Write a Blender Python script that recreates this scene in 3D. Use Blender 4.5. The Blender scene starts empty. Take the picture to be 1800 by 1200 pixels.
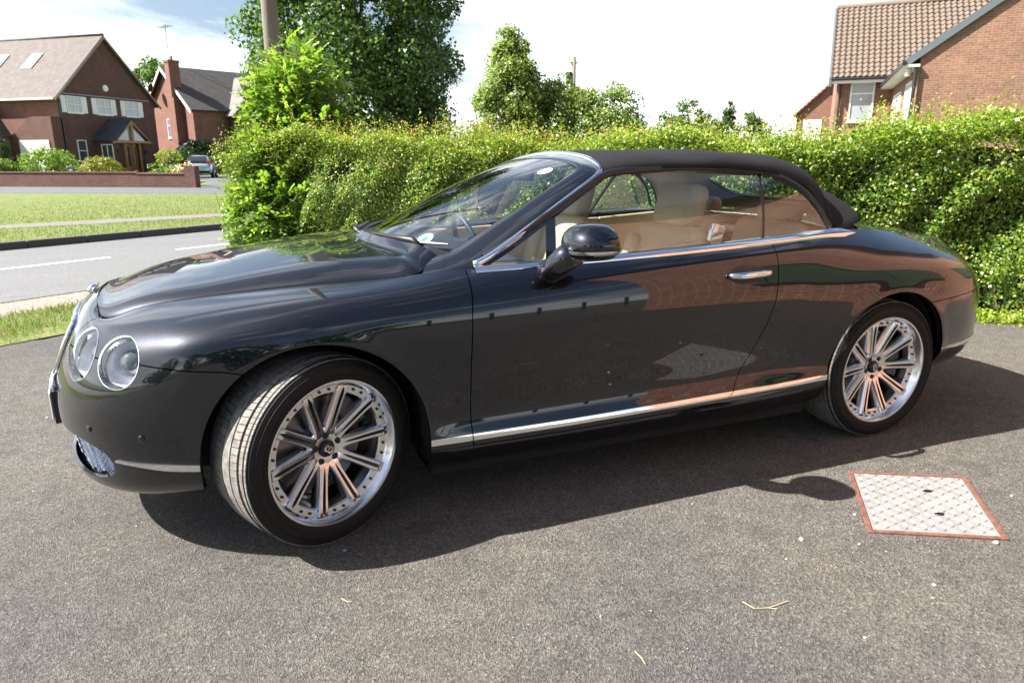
import bpy, bmesh, math, random
import numpy as np
from mathutils import Vector, Matrix
R_ = math.radians
rng = np.random.default_rng(7)
random.seed(7)
scene = bpy.context.scene
col = scene.collection

# ------------------------------------------------------------------ camera
cam_d = bpy.data.cameras.new('camera'); cam = bpy.data.objects.new('camera', cam_d); col.objects.link(cam)
scene.camera = cam
CAM = Vector((-1.6172, -3.3334, 1.3759))
yaw, pitch, roll = 0.38707, -0.25566, -0.0018
fwd = Vector((math.sin(yaw)*math.cos(pitch), math.cos(yaw)*math.cos(pitch), math.sin(pitch)))
rgt = Vector((math.cos(yaw), -math.sin(yaw), 0)); upv = rgt.cross(fwd)
r2 = rgt*math.cos(roll)+upv*math.sin(roll); u2 = upv*math.cos(roll)-rgt*math.sin(roll)
M = Matrix((r2, u2, -fwd)).transposed().to_4x4(); M.translation = CAM
cam.matrix_world = M
cam_d.sensor_fit = 'HORIZONTAL'; cam_d.sensor_width = 36; cam_d.lens = 36*1234.45/1800
cam_d.clip_start = 0.05; cam_d.clip_end = 2000
cam_d.dof.use_dof = True; cam_d.dof.focus_distance = 3.1; cam_d.dof.aperture_fstop = 7.0

# ------------------------------------------------------------------ sky and sun
SUN_TO = Vector((-1.02, 0.235, 1.06)).normalized()
sun_el = math.asin(SUN_TO.z); sun_rot = math.atan2(SUN_TO.x, SUN_TO.y)
w = bpy.data.worlds.new('World'); scene.world = w; w.use_nodes = True
nt = w.node_tree; nt.nodes.clear()
def wn(t, **k):
    n = nt.nodes.new(t)
    for a, b in k.items(): setattr(n, a, b)
    return n
sky = wn('ShaderNodeTexSky', sky_type='NISHITA', sun_disc=False, sun_elevation=sun_el, sun_rotation=sun_rot, altitude=80, air_density=1.0, dust_density=2.6, ozone_density=1.2)
tc = wn('ShaderNodeTexCoord'); mp = wn('ShaderNodeMapping'); mp.inputs['Scale'].default_value = (1.0, 1.0, 2.6)
mp.inputs['Location'].default_value = (1.3, 0.4, 0.7)
nz = wn('ShaderNodeTexNoise'); nz.inputs['Scale'].default_value = 1.9; nz.inputs['Detail'].default_value = 9; nz.inputs['Roughness'].default_value = 0.56; nz.inputs['Distortion'].default_value = 0.35
cr = wn('ShaderNodeValToRGB'); cr.color_ramp.elements[0].position = 0.54; cr.color_ramp.elements[1].position = 0.74
mx = wn('ShaderNodeMix', data_type='RGBA'); mx.inputs[7].default_value = (12.0, 12.4, 13.0, 1)
bg = wn('ShaderNodeBackground'); bg.inputs['Strength'].default_value = 0.056
out = wn('ShaderNodeOutputWorld')
L = nt.links.new
L(tc.outputs['Generated'], mp.inputs[0]); L(mp.outputs[0], nz.inputs['Vector']); sp = wn('ShaderNodeSeparateXYZ'); L(tc.outputs['Generated'], sp.inputs[0])
hz = [wn('ShaderNodeMath', operation=o_) for o_ in ('ABSOLUTE', 'SUBTRACT', 'POWER', 'MULTIPLY_ADD')]      # thin cloud gathers towards the horizon
L(sp.outputs['Z'], hz[0].inputs[0]); hz[1].inputs[0].default_value = 1.; L(hz[0].outputs[0], hz[1].inputs[1]); L(hz[1].outputs[0], hz[2].inputs[0]); hz[2].inputs[1].default_value = 6.
L(hz[2].outputs[0], hz[3].inputs[0]); hz[3].inputs[1].default_value = .36; L(nz.outputs['Fac'], hz[3].inputs[2]); L(hz[3].outputs[0], cr.inputs[0])
L(cr.outputs[0], mx.inputs[0]); L(sky.outputs[0], mx.inputs[6]); L(mx.outputs[2], bg.inputs[0]); L(bg.outputs[0], out.inputs[0])
sun_d = bpy.data.lights.new('sun', 'SUN'); sun_d.energy = 5.0; sun_d.angle = R_(0.53); sun_d.color = (1.0, 0.955, 0.88)
sun = bpy.data.objects.new('sun', sun_d); col.objects.link(sun); sun.rotation_euler = SUN_TO.to_track_quat('Z', 'Y').to_euler()
scene.view_settings.view_transform = 'Standard'; scene.view_settings.look = 'None'
scene.view_settings.exposure = 1.72; scene.view_settings.gamma = 1.0
scene.cycles.max_bounces = 10; scene.cycles.transparent_max_bounces = 16; scene.cycles.transmission_bounces = 8
scene.cycles.sample_clamp_indirect = 6.0
scene.cycles.use_denoising = True
scene.cycles.caustics_reflective = False; scene.cycles.caustics_refractive = False

# ------------------------------------------------------------------ material helpers
def mat(name, color=(.5,.5,.5), rough=.6, metal=0., coat=0., spec=.5, **k):
    m = bpy.data.materials.new(name); m.use_nodes = True
    b = m.node_tree.nodes['Principled BSDF']
    b.inputs['Base Color'].default_value = (*color, 1); b.inputs['Roughness'].default_value = rough
    b.inputs['Metallic'].default_value = metal; b.inputs['Coat Weight'].default_value = coat
    b.inputs['Coat Roughness'].default_value = k.get('coat_rough', .02)
    b.inputs['Specular IOR Level'].default_value = spec
    if 'sheen' in k: b.inputs['Sheen Weight'].default_value = k['sheen']
    if 'emit' in k:
        b.inputs['Emission Color'].default_value = (*color, 1); b.inputs['Emission Strength'].default_value = k['emit']
    return m
class NT:
    """small node-graph helper"""
    def __init__(s, m):
        s.m = m; s.t = m.node_tree; s.b = s.t.nodes['Principled BSDF']
        s.tc = s.t.nodes.new('ShaderNodeTexCoord')
    def n(s, t, ins=None, **k):
        n = s.t.nodes.new(t)
        for a, b in k.items(): setattr(n, a, b)
        for a, b in (ins or {}).items():
            if hasattr(b, 'is_output'): s.t.links.new(b, n.inputs[a])
            else: n.inputs[a].default_value = b
        return n
    def l(s, a, b): s.t.links.new(a, b)
    def noise(s, scale, detail=4, rough=.55, vec=None, dist=0.):
        return s.n('ShaderNodeTexNoise', {'Vector': vec or s.tc.outputs['Object'], 'Scale': scale, 'Detail': detail, 'Roughness': rough, 'Distortion': dist})
    def ramp(s, fac, stops):
        r = s.n('ShaderNodeValToRGB', {0: fac}); e = r.color_ramp.elements
        while len(e) < len(stops): e.new(.5)
        for i, (p, c) in enumerate(stops):
            e[i].position = p; e[i].color = (*c, 1) if len(c) == 3 else c
        return r.outputs[0]
    def mix(s, fac, a, b, blend='MIX'):
        m = s.n('ShaderNodeMix', data_type='RGBA', blend_type=blend)
        for i, v in ((0, fac), (6, a), (7, b)):
            if hasattr(v, 'is_output'): s.l(v, m.inputs[i])
            elif i == 0: m.inputs[0].default_value = v
            else: m.inputs[i].default_value = (*v, 1)
        return m.outputs[2]
    def color(s, v): s.l(v, s.b.inputs['Base Color'])
    def bump(s, h, strength=.4, dist=.01):
        b = s.n('ShaderNodeBump', {'Height': h, 'Strength': strength, 'Distance': dist}); s.l(b.outputs[0], s.b.inputs['Normal']); return b
    def mapping(s, scale=(1,1,1), rot=(0,0,0), loc=(0,0,0), vec=None):
        return s.n('ShaderNodeMapping', {0: vec or s.tc.outputs['Object'], 'Scale': scale, 'Rotation': rot, 'Location': loc}).outputs[0]
def grey(v): return (v, v, v)

# ------------------------------------------------------------------ object helpers
def link(o, parent=None):
    col.objects.link(o)
    if parent is not None: o.parent = parent
    return o
def mesh_obj(name, V, F, m=None, parent=None, smooth=False, N=None, mi=None, mats=None):
    me = bpy.data.meshes.new(name)
    me.from_pydata([tuple(map(float, v)) for v in V], [], [tuple(int(i) for i in f) for f in F])
    for mm in (mats or ([m] if m else [])): me.materials.append(mm)
    if mi is not None: me.polygons.foreach_set('material_index', np.asarray(mi, dtype=np.int32))
    if smooth or N is not None: me.polygons.foreach_set('use_smooth', np.ones(len(me.polygons), dtype=bool))
    me.update()
    if N is not None: me.normals_split_custom_set_from_vertices([tuple(map(float, n)) for n in N])
    return link(bpy.data.objects.new(name, me), parent)
def quads_obj(name, co, m, parent=None, idx=None, nper=4, smooth=False):
    """fast mesh of n polygons with nper verts each: co (n,nper,3)"""
    n = len(co); me = bpy.data.meshes.new(name)
    me.vertices.add(n*nper); me.vertices.foreach_set('co', np.ascontiguousarray(co, dtype=np.float32).ravel())
    me.loops.add(n*nper); me.loops.foreach_set('vertex_index', np.arange(n*nper, dtype=np.int32))
    me.polygons.add(n); me.polygons.foreach_set('loop_start', np.arange(0, n*nper, nper, dtype=np.int32))
    mats = m if isinstance(m, (list, tuple)) else [m]
    for mm in mats: me.materials.append(mm)
    if idx is not None: me.polygons.foreach_set('material_index', np.asarray(idx, dtype=np.int32))
    me.update(calc_edges=True)
    if smooth: me.polygons.foreach_set('use_smooth', np.ones(n, dtype=bool))
    return link(bpy.data.objects.new(name, me), parent)
def empty(name, loc=(0,0,0), rz=0., label=None, cat=None, group=None, parent=None):
    o = bpy.data.objects.new(name, None); o.location = loc; o.rotation_euler = (0,0,rz); o.empty_display_size = .1
    link(o, parent); return tag(o, label, cat, group)
def tag(o, label=None, cat=None, group=None, kind=None):
    if label: o['label'] = label
    if cat: o['category'] = cat
    if group: o['group'] = group
    if kind: o['kind'] = kind
    return o
def copy_tree(o, parent=None):
    c = o.copy(); col.objects.link(c)
    if parent is not None: c.parent = parent
    for ch in o.children: copy_tree(ch, c)
    return c
class MB:
    """collects simple shapes into one mesh"""
    def __init__(s): s.V = []; s.F = []; s.mi = []; s.cur = 0
    def add(s, V, F):
        o = len(s.V); s.V += [tuple(map(float, v)) for v in V]
        for f in F: s.F.append([i+o for i in f]); s.mi.append(s.cur)
        return s
    def box(s, a, b):
        (x0,y0,z0),(x1,y1,z1) = a, b
        return s.add([(x0,y0,z0),(x1,y0,z0),(x1,y1,z0),(x0,y1,z0),(x0,y0,z1),(x1,y0,z1),(x1,y1,z1),(x0,y1,z1)],
              [(0,3,2,1),(4,5,6,7),(0,1,5,4),(1,2,6,5),(2,3,7,6),(3,0,4,7)])
    def hexa(s, p):  # 8 points, bottom ring then top ring
        return s.add(p, [(0,3,2,1),(4,5,6,7),(0,1,5,4),(1,2,6,5),(2,3,7,6),(3,0,4,7)])
    def prism(s, poly, d):  # polygon points + extrude vector
        n = len(poly); d = np.array(d); P = [np.array(p, float) for p in poly]; Q = [p+d for p in P]
        F = [list(range(n-1,-1,-1)), list(range(n, 2*n))]+[[i, (i+1)%n, n+(i+1)%n, n+i] for i in range(n)]
        return s.add(P+Q, F)
    def tube(s, pts, r, n=8, caps=True):
        pts = [np.array(p, float) for p in pts]; rs = r if hasattr(r, '__len__') else [r]*len(pts)
        V = []; prev = None
        for i, p in enumerate(pts):
            t = pts[min(i+1, len(pts)-1)]-pts[max(i-1, 0)]; t /= np.linalg.norm(t)+1e-12
            if prev is None:
                a = np.array([0,0,1.]) if abs(t[2]) < .9 else np.array([1.,0,0]); u = np.cross(a, t)
            else: u = prev-t*np.dot(prev, t)
            u /= np.linalg.norm(u)+1e-12; prev = u; v = np.cross(t, u)
            for k in range(n):
                a = 2*math.pi*k/n; V.append(p+rs[i]*(math.cos(a)*u+math.sin(a)*v))
        F = [[i*n+k, i*n+(k+1)%n, (i+1)*n+(k+1)%n, (i+1)*n+k] for i in range(len(pts)-1) for k in range(n)]
        if caps: F += [list(range(n-1,-1,-1)), list(range((len(pts)-1)*n, len(pts)*n))]
        return s.add(V, F)
    def lathe(s, prof, cen=(0,0,0), axis=(0,0,1), n=32, ref=None):
        """prof: (radius, height along axis)"""
        ax = np.array(axis, float); ax /= np.linalg.norm(ax)
        a = np.array(ref if ref is not None else ((0,0,1.) if abs(ax[2]) < .9 else (1.,0,0)), float)
        u = a-ax*np.dot(a, ax); u /= np.linalg.norm(u); v = np.cross(ax, u); c = np.array(cen, float)
        V = [c+h*ax+r*(math.cos(2*math.pi*k/n)*u+math.sin(2*math.pi*k/n)*v) for r, h in prof for k in range(n)]
        F = [[i*n+k, i*n+(k+1)%n, (i+1)*n+(k+1)%n, (i+1)*n+k] for i in range(len(prof)-1) for k in range(n)]
        return s.add(V, F)
    def build(s, name, m=None, parent=None, smooth=False, mats=None, bevel=0., angle=None, recalc=True):
        o = mesh_obj(name, s.V, s.F, m, parent, smooth, None, s.mi if mats else None, mats)
        if recalc:
            bm = bmesh.new(); bm.from_mesh(o.data); bmesh.ops.recalc_face_normals(bm, faces=bm.faces); bm.to_mesh(o.data); bm.free()
        if bevel:
            b = o.modifiers.new('bevel', 'BEVEL'); b.width = bevel; b.segments = 2; b.limit_method = 'ANGLE'; b.angle_limit = R_(35)
        if angle is not None:
            o.data.polygons.foreach_set('use_smooth', np.ones(len(o.data.polygons), dtype=bool))
            bm = bmesh.new(); bm.from_mesh(o.data)
            for e in bm.edges:
                if len(e.link_faces) == 2 and e.calc_face_angle(0) > R_(angle): e.smooth = False
            bm.to_mesh(o.data); bm.free()
        return o
def unit(v): v = np.asarray(v, float); return v/np.linalg.norm(v)
# ================================================================== ground (test)
def tarmac_mat():
    m = mat('drive_tarmac', (.12,.115,.105), .85); g = NT(m)
    v = g.n('ShaderNodeTexVoronoi', {'Vector': g.tc.outputs['Object'], 'Scale': 150., 'Randomness': 1.})
    v2 = g.n('ShaderNodeTexVoronoi', {'Vector': g.tc.outputs['Object'], 'Scale': 330.})
    base = g.ramp(v.outputs['Color'], [(0, (.036,.036,.036)), (.35, (.092,.089,.084)), (.75, (.145,.139,.129)), (1, (.25,.24,.222))])
    fine = g.ramp(v2.outputs['Color'], [(0, grey(.55)), (1, grey(1.25))])
    c1 = g.mix(.8, base, fine, 'MULTIPLY')
    big = g.noise(1.1, 5); c2 = g.mix(g.ramp(big.outputs[0], [(.35, grey(0)), (.7, grey(1))]), c1, g.mix(1., c1, (1.18,1.12,1.02), 'MULTIPLY'))
    n3 = g.noise(9, 6, .65); c3 = g.mix(1., c2, g.ramp(n3.outputs[0], [(.25, grey(.74)), (.75, grey(1.22))]), 'MULTIPLY')
    n4 = g.noise(.45, 4, .5); c4 = g.mix(1., c3, g.ramp(n4.outputs[0], [(.35, (.80,.81,.83)), (.6, (1.12,1.09,1.05))]), 'MULTIPLY')
    n5 = g.noise(2.6, 3, .5); c5 = g.mix(g.ramp(n5.outputs[0], [(.64, grey(0)), (.70, grey(.35))]), c4, (.045,.043,.042))
    g.color(c5)
    h = g.n('ShaderNodeMath', {0: v.outputs['Distance'], 1: v2.outputs['Distance']}, operation='ADD')
    g.bump(h.outputs[0], .9, .006); return m
TARMAC = tarmac_mat()
# ================================================================== ground, road, verge
SY, CY = math.sin(yaw), math.cos(yaw)
def W(r, d, z=0.):   # right / depth (metres from the photographer's spot) to world
    return (CAM.x+r*CY+d*SY, CAM.y-r*SY+d*CY, z)
UR, NR = np.array([.829,.559]), np.array([-.559,.829])     # along / across the road
def RP(u, n, z=0.): p = UR*u+NR*n; return (p[0], p[1], z)
def sheet(name, pts, m, nsub=0):
    o = MB().add(pts, [list(range(len(pts)))]).build(name, m); tag(o, kind='structure'); return o
def soil_mat():
    m = mat('soil_and_grass', (.10,.12,.05), .95); g = NT(m)
    n = g.noise(2.2, 8, .6); g.color(g.ramp(n.outputs[0], [(.25, (.045,.075,.016)), (.5, (.085,.12,.028)), (.75, (.14,.15,.06))])); g.bump(g.noise(40, 6).outputs[0], .6, .03); return m
def verge_mat():
    m = mat('mown_verge_grass', (.12,.16,.04), .9); g = NT(m)
    n = g.noise(3.5, 8, .65); n2 = g.noise(.55, 4, .5); n3 = g.noise(45, 4)
    base = g.ramp(n.outputs[0], [(.3, (.065,.105,.016)), (.48, (.11,.15,.028)), (.6, (.17,.165,.055)), (.72, (.25,.19,.09))])
    g.color(g.mix(1., g.mix(g.ramp(n2.outputs[0], [(.4, grey(0)), (.65, grey(.6))]), base, (.12,.165,.03)), g.ramp(n3.outputs[0], [(.3, grey(.7)), (.7, grey(1.25))]), 'MULTIPLY')); g.bump(n3.outputs[0], .7, .03); return m
def road_mat(name, a, b):
    m = mat(name, a, .8); g = NT(m); v = g.n('ShaderNodeTexVoronoi', {'Vector': g.tc.outputs['Object'], 'Scale': 70.})
    n = g.noise(.8, 5, .5, g.mapping((.25, 1.6, 1), (0,0,-.593))); n2 = g.noise(30, 4)
    c = g.mix(n.outputs[0], a, b); c = g.mix(.7, c, g.ramp(v.outputs['Color'], [(0, grey(.6)), (1, grey(1.35))]), 'MULTIPLY')
    g.color(g.mix(1., c, g.ramp(n2.outputs[0], [(.3, grey(.85)), (.7, grey(1.12))]), 'MULTIPLY')); g.bump(v.outputs['Distance'], .5, .006); return m
def gravel_mat():
    m = mat('gravelly_edge', (.26,.22,.18), .9); g = NT(m); v = g.n('ShaderNodeTexVoronoi', {'Vector': g.tc.outputs['Object'], 'Scale': 60.})
    g.color(g.ramp(v.outputs['Color'], [(0, (.10,.09,.08)), (.5, (.24,.20,.16)), (1, (.42,.37,.31))])); g.bump(v.outputs['Distance'], .8, .01); return m
SOIL, VERGE, ROAD, GRAVEL = soil_mat(), verge_mat(), road_mat('road_asphalt', (.115,.118,.122), (.155,.157,.16)), gravel_mat()
SERVICE = road_mat('service_road_asphalt', (.085,.09,.098), (.11,.113,.12))
PATHM = road_mat('footpath_asphalt', (.145,.13,.115), (.185,.168,.148)); KERBM = mat('kerb_concrete', (.075,.07,.065), .9); MARK = mat('road_paint', (.74,.74,.71), .7)
sheet('ground', [(-900,-900,-.02),(900,-900,-.02),(900,900,-.02),(-900,900,-.02)], SOIL)
# tarmac drive, from behind the photographer up to the road
sheet('driveway', [(-14,-16,0),(12,-16,0),(12,-1.0,0),(4.75,.62,0),(4.3,.75,0),(-1.25,6.35,0),(-2.1,5.6,0),(-2.75,3.25,0),(-3.0,3.02,0),(-3.35,2.95,0),(-14,-4.6,0)], TARMAC)
sheet('road', [RP(-120,6.15,-.006),RP(140,6.15,-.006),RP(140,10.8,-.006),RP(-120,10.8,-.006)], ROAD)
sheet('gravel_edge', [RP(-60,4.2,-.012),RP(60,4.2,-.012),RP(60,6.3,-.012),RP(-60,6.3,-.012)], GRAVEL)
for u0 in (-8.2, -4.05, .58, 3.42, 6.3, 9.1): 
    L_ = 2.75 if u0 > 0 else 3.0
# centre line dashes
for u0, u1 in ((-11.2,-8.6),(-7.2,-4.6),(-3.2,-.55),(.60,1.98),(3.0,4.1),(5.2,7.0),(9,11),(13,15),(17,19)):
    sheet('lane_mark', [RP(u0,8.56,-.002),RP(u1,8.56,-.002),RP(u1,8.66,-.002),RP(u0,8.66,-.002)], MARK)
kb = MB()
kerb = empty('kerb', (0,0,0)); tag(kerb, kind='structure')
for k in range(-14, 34):
    u = k*.915; a = np.array(RP(u+.006, 10.8)); 
    o = MB().hexa([RP(u+.006,10.80,-.02),RP(u+.909,10.80,-.02),RP(u+.909,10.93,-.02),RP(u+.006,10.93,-.02),RP(u+.006,10.825,.11),RP(u+.909,10.825,.11),RP(u+.909,10.93,.115),RP(u+.006,10.93,.115)]).build('kerb_stone', KERBM, kerb, bevel=.012)
sheet('verge', [RP(-120,10.93,.105),RP(140,10.93,.105),RP(140,60,.105),RP(-120,60,.105)], VERGE)
pl = [(-16.5,11.0),(-9.6,12.1),(-5.47,12.55),(-3.66,13.04),(-1.62,13.99),(1.5,15.6),(8,19.5)]; pu = [(8,20.5),(1.5,16.55),(-1.61,14.9),(-3.78,14.11),(-5.67,13.35),(-9.7,12.95),(-16.6,11.9)]
sheet('footpath', [(x,y,.110) for x, y in pl+pu], PATHM)
sheet('service_road', [W(-60,30,.110),W(-8.5,26.4,.110),W(4,24.6,.110),W(6,27.6,.110),W(-8,30.8,.110),W(-13.0,31.4,.110),W(-12.2,46,.112),W(-17.8,56,.112),W(-23.6,56,.112),W(-23.6,47,.112),W(-16.5,40,.112),W(-14.6,32.9,.110),W(-60,36.8,.110)], SERVICE)
# grass between drive and road, and blades on it
sheet('grass_strip', [RP(-40,4.25,.006),RP(-.30,4.22,.006),RP(.25,4.5,.006),RP(.4,5.0,.006),RP(.1,5.42,.006),RP(-1.2,5.32,.006),RP(-40,5.3,.006)], VERGE)
def blade_mat(name, a, b):
    m = mat(name, a, .55); g = NT(m); n = g.noise(5, 4); g.color(g.mix(n.outputs[0], a, b))
    t = g.t; tl = g.n('ShaderNodeBsdfTranslucent', {0: (b[0]*1.3, b[1]*1.3, b[2], 1)}); mx_ = g.n('ShaderNodeMixShader', {0: .35, 1: g.b.outputs[0], 2: tl.outputs[0]}); t.links.new(mx_.outputs[0], t.nodes['Material Output'].inputs[0]); return m
BLADES = [blade_mat('grass_blade', (.075,.135,.018), (.15,.22,.03)), blade_mat('grass_blade_pale', (.15,.195,.035), (.21,.235,.06)), blade_mat('grass_blade_dry', (.30,.25,.12), (.36,.30,.17))]
def grass(name, label, sampler, n, h0, h1, wd, seed):
    g = np.random.default_rng(seed); P = sampler(g, n); n = len(P); a = g.uniform(0, 2*np.pi, n); h = g.uniform(h0, h1, n); ln = g.normal(0, .45, (n, 2))*h[:, None]
    dx = np.stack([np.cos(a), np.sin(a), 0*a], 1)*wd; co = np.zeros((n, 3, 3)); co[:, 0] = P-dx; co[:, 1] = P+dx; co[:, 2] = P; co[:, 2, :2] += ln; co[:, 2, 2] += h
    o = quads_obj(name, co, BLADES, None, g.choice(3, n, p=[.68, .24, .08]), 3); return tag(o, label, 'grass', kind='stuff')
def smp_strip(g, n):
    u = g.uniform(-9, .35, n); v = g.uniform(4.22, 5.42, n); den = .55+.45*np.sin(u*3.1+1.3*np.sin(v*5)); k = g.uniform(0, 1, n) < den+.35*(v > 4.6); u, v = u[k], v[k]; return np.stack([UR[0]*u+NR[0]*v, UR[1]*u+NR[1]*v, 0*u+.004], 1)
grass('grass_blades', 'patchy green grass between the drive and the road', smp_strip, 30000, .02, .075, .0035, 3)
def smp_verge(g, n):
    u = g.uniform(-14, 12, n); v = 10.95+g.beta(1, 2.2, n)*14; P = np.stack([UR[0]*u+NR[0]*v, UR[1]*u+NR[1]*v, 0*u+.10], 1)
    q = P[:, :2]; lo = np.interp(q[:, 0], *zip(*pl)); hi = np.interp(q[:, 0], *zip(*pu[::-1])); k = ((q[:, 1] < lo) | (q[:, 1] > hi)); 
    vd = (P[:, 0]-CAM.x)*SY+(P[:, 1]-CAM.y)*CY; rr = (P[:, 0]-CAM.x)*CY-(P[:, 1]-CAM.y)*SY; lim = 25.6-.095*(rr+8.5)
    return P[k & (vd < lim)]
grass('verge_blades', 'mown grass blades on the wide verge across the road', smp_verge, 60000, .02, .06, .006, 4)
# ================================================================== the black convertible
# car frame = world frame: nose towards -X, near (left) side towards -Y, wheels on z = 0
def bspl_basis(n_ctrl, n):
    """open uniform cubic B-spline passing through its end points: matrix (n, n_ctrl)"""
    B = np.zeros((n, n_ctrl+2))
    for i, t in enumerate(np.linspace(0, n_ctrl-1, n)):
        k = min(int(t), n_ctrl-2); f = t-k
        B[i, k:k+4] = [(1-f)**3/6, (3*f**3-6*f*f+4)/6, (-3*f**3+3*f*f+3*f+1)/6, f**3/6]
    A = np.zeros((n_ctrl+2, n_ctrl)); A[1:-1] = np.eye(n_ctrl)
    A[0, 0], A[0, 1] = 2, -1; A[-1, -1], A[-1, -2] = 2, -1
    return B@A
def bspl_surf(C, nu, nv):
    C = np.asarray(C, float); Bu = bspl_basis(C.shape[0], nu); Bv = bspl_basis(C.shape[1], nv)
    return np.einsum('ua,abk,vb->uvk', Bu, C, Bv)
def bspl(P, n): return bspl_basis(len(P), n)@np.asarray(P, float)
def sstep(a, b, x): t = np.clip((x-a)/(b-a), 0, 1); return t*t*(3-2*t)
def grid_normals(P, flip=False):
    du = np.gradient(P, axis=0); dv = np.gradient(P, axis=1); N = np.cross(du, dv)
    ln = np.linalg.norm(N, axis=-1, keepdims=True)
    N = N/np.maximum(ln, 1e-12)
    return -N if flip else N
def grid_faces(nu, nv, flip=False):
    F = []
    for i in range(nu-1):
        for j in range(nv-1):
            a, b, c, d = i*nv+j, (i+1)*nv+j, (i+1)*nv+j+1, i*nv+j+1
            F.append([a, d, c, b] if flip else [a, b, c, d])
    return F
class Surf:
    """polygon surface with carried normals; can be trimmed by implicit functions"""
    def __init__(s, V, N, F): s.V, s.N, s.F = np.asarray(V, float), np.asarray(N, float), F
    @staticmethod
    def grid(P, flip=False):
        nu, nv = P.shape[:2]
        return Surf(P.reshape(-1, 3), grid_normals(P, flip).reshape(-1, 3), grid_faces(nu, nv, flip))
    def clip(s, fn):
        f = fn(s.V); V = [*s.V]; N = [*s.N]; cache = {}; F = []
        pos = f >= 0
        def cut(a, b):
            k = (a, b) if a < b else (b, a)
            if k not in cache:
                t = f[a]/(f[a]-f[b]); V.append(s.V[a]*(1-t)+s.V[b]*t); n = s.N[a]*(1-t)+s.N[b]*t
                N.append(n/np.linalg.norm(n)); cache[k] = len(V)-1
            return cache[k]
        for face in s.F:
            p = [pos[i] for i in face]
            if all(p): F.append(face); continue
            if not any(p): continue
            g = []
            for i, a in enumerate(face):
                b = face[(i+1) % len(face)]
                if pos[a]: g.append(a)
                if pos[a] != pos[b]: g.append(cut(a, b))
            if len(g) >= 3: F.append(g)
        used = np.unique([i for g in F for i in g]); mp_ = {u: i for i, u in enumerate(used)}
        return Surf([V[u] for u in used], [N[u] for u in used], [[mp_[i] for i in g] for g in F])
    def offset(s, d): return Surf(s.V+s.N*d, s.N, s.F)
    def flipped(s): return Surf(s.V, -s.N, [f[::-1] for f in s.F])
    def mirror(s):
        m = np.array([1, -1, 1.]); return Surf(s.V*m, s.N*m, [f[::-1] for f in s.F])
    def joined(s, o):
        n = len(s.V); return Surf(np.vstack([s.V, o.V]), np.vstack([s.N, o.N]), s.F+[[i+n for i in f] for f in o.F])
    def build(s, name, m, parent, lip=.012, back=True):
        V, N, F = list(s.V), list(s.N), [list(f) for f in s.F]
        if lip:
            cnt = {}
            for f in s.F:
                for i, a in enumerate(f):
                    b = f[(i+1) % len(f)]; k = (min(a, b), max(a, b)); cnt.setdefault(k, []).append((a, b))
            for k, es in cnt.items():
                if len(es) == 1:
                    a, b = es[0]; q = [s.V[b], s.V[a], s.V[a]-s.N[a]*lip, s.V[b]-s.N[b]*lip]
                    n = np.cross(q[1]-q[0], q[3]-q[0]); ln = np.linalg.norm(n)
                    if ln < 1e-12: continue
                    o = len(V); V += q; N += [n/ln]*4; F.append([o, o+1, o+2, o+3])
        return mesh_obj(name, V, F, m, parent, True, N)

# ---- body net: rows from sill (0) to bonnet / belt / boot edge (10), columns from nose centre round the left side to tail centre
KX = [-1.78,-1.6,-1.37,-1.1,-.85,-.4,.1,.5,.8,1.05,1.37,1.7,1.95]
RY = {0:[-.70]*13,
 1:[-.845,-.86,-.87,-.88,-.885,-.888,-.888,-.888,-.888,-.888,-.885,-.87,-.83],
 2:[-.90,-.915,-.92,-.92,-.922,-.925,-.925,-.925,-.925,-.93,-.935,-.93,-.89],
 3:[-.925,-.94,-.945,-.945,-.945,-.947,-.947,-.947,-.947,-.95,-.955,-.95,-.905],
 4:[-.918,-.933,-.938,-.923,-.905,-.899,-.899,-.900,-.905,-.922,-.938,-.945,-.91],
 5:[-.925,-.942,-.95,-.938,-.926,-.922,-.922,-.923,-.926,-.937,-.950,-.955,-.917],
 6:[-.925,-.945,-.955,-.949,-.943,-.942,-.942,-.943,-.945,-.951,-.960,-.960,-.92],
 7:[-.918,-.943,-.957,-.955,-.953,-.954,-.955,-.955,-.956,-.958,-.963,-.961,-.918],
 8:[-.900,-.931,-.948,-.945,-.940,-.941,-.943,-.944,-.943,-.945,-.954,-.948,-.905],
 9:[-.775,-.825,-.860,-.868,-.880,-.900,-.914,-.918,-.914,-.900,-.892,-.868,-.81],
 10:[-.555,-.595,-.65,-.70,-.785,-.825,-.845,-.85,-.84,-.80,-.735,-.68,-.635]}
RZ = {0:[.20]*13,
 1:[.238,.22,.20,.19,.19,.19,.19,.19,.20,.22,.26,.295,.30],
 2:[.30,.285,.27,.26,.255,.255,.26,.265,.275,.295,.33,.36,.37],
 3:[.365,.355,.345,.34,.335,.335,.342,.350,.357,.37,.395,.42,.435],
 4:[.455,.45,.435,.415,.400,.398,.404,.411,.42,.437,.465,.49,.50],
 5:[.55,.545,.535,.525,.52,.52,.52,.522,.53,.55,.56,.575,.58],
 6:[.65,.655,.66,.66,.66,.66,.66,.66,.665,.67,.675,.675,.665],
 7:[.735,.755,.765,.77,.77,.772,.775,.78,.78,.78,.775,.765,.745],
 8:[.800,.824,.842,.855,.865,.87,.875,.88,.885,.88,.865,.845,.815],
 9:[.858,.885,.905,.92,.93,.945,.955,.965,.97,.965,.945,.912,.88],
 10:[.878,.90,.918,.93,.962,.975,.992,1.012,1.027,1.04,1.03,.988,.96]}
SX = [-1.78,-1.66,-1.52,-1.37,-1.22,-1.08,-.95,-.82,-.66,-.45,-.2,.05,.3,.52,.70,.85,1.0,1.14,1.26,1.37,1.48,1.6,1.72,1.84,1.95]
DX = [0,.014,.052,.108,.19,.29,.41]
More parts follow.
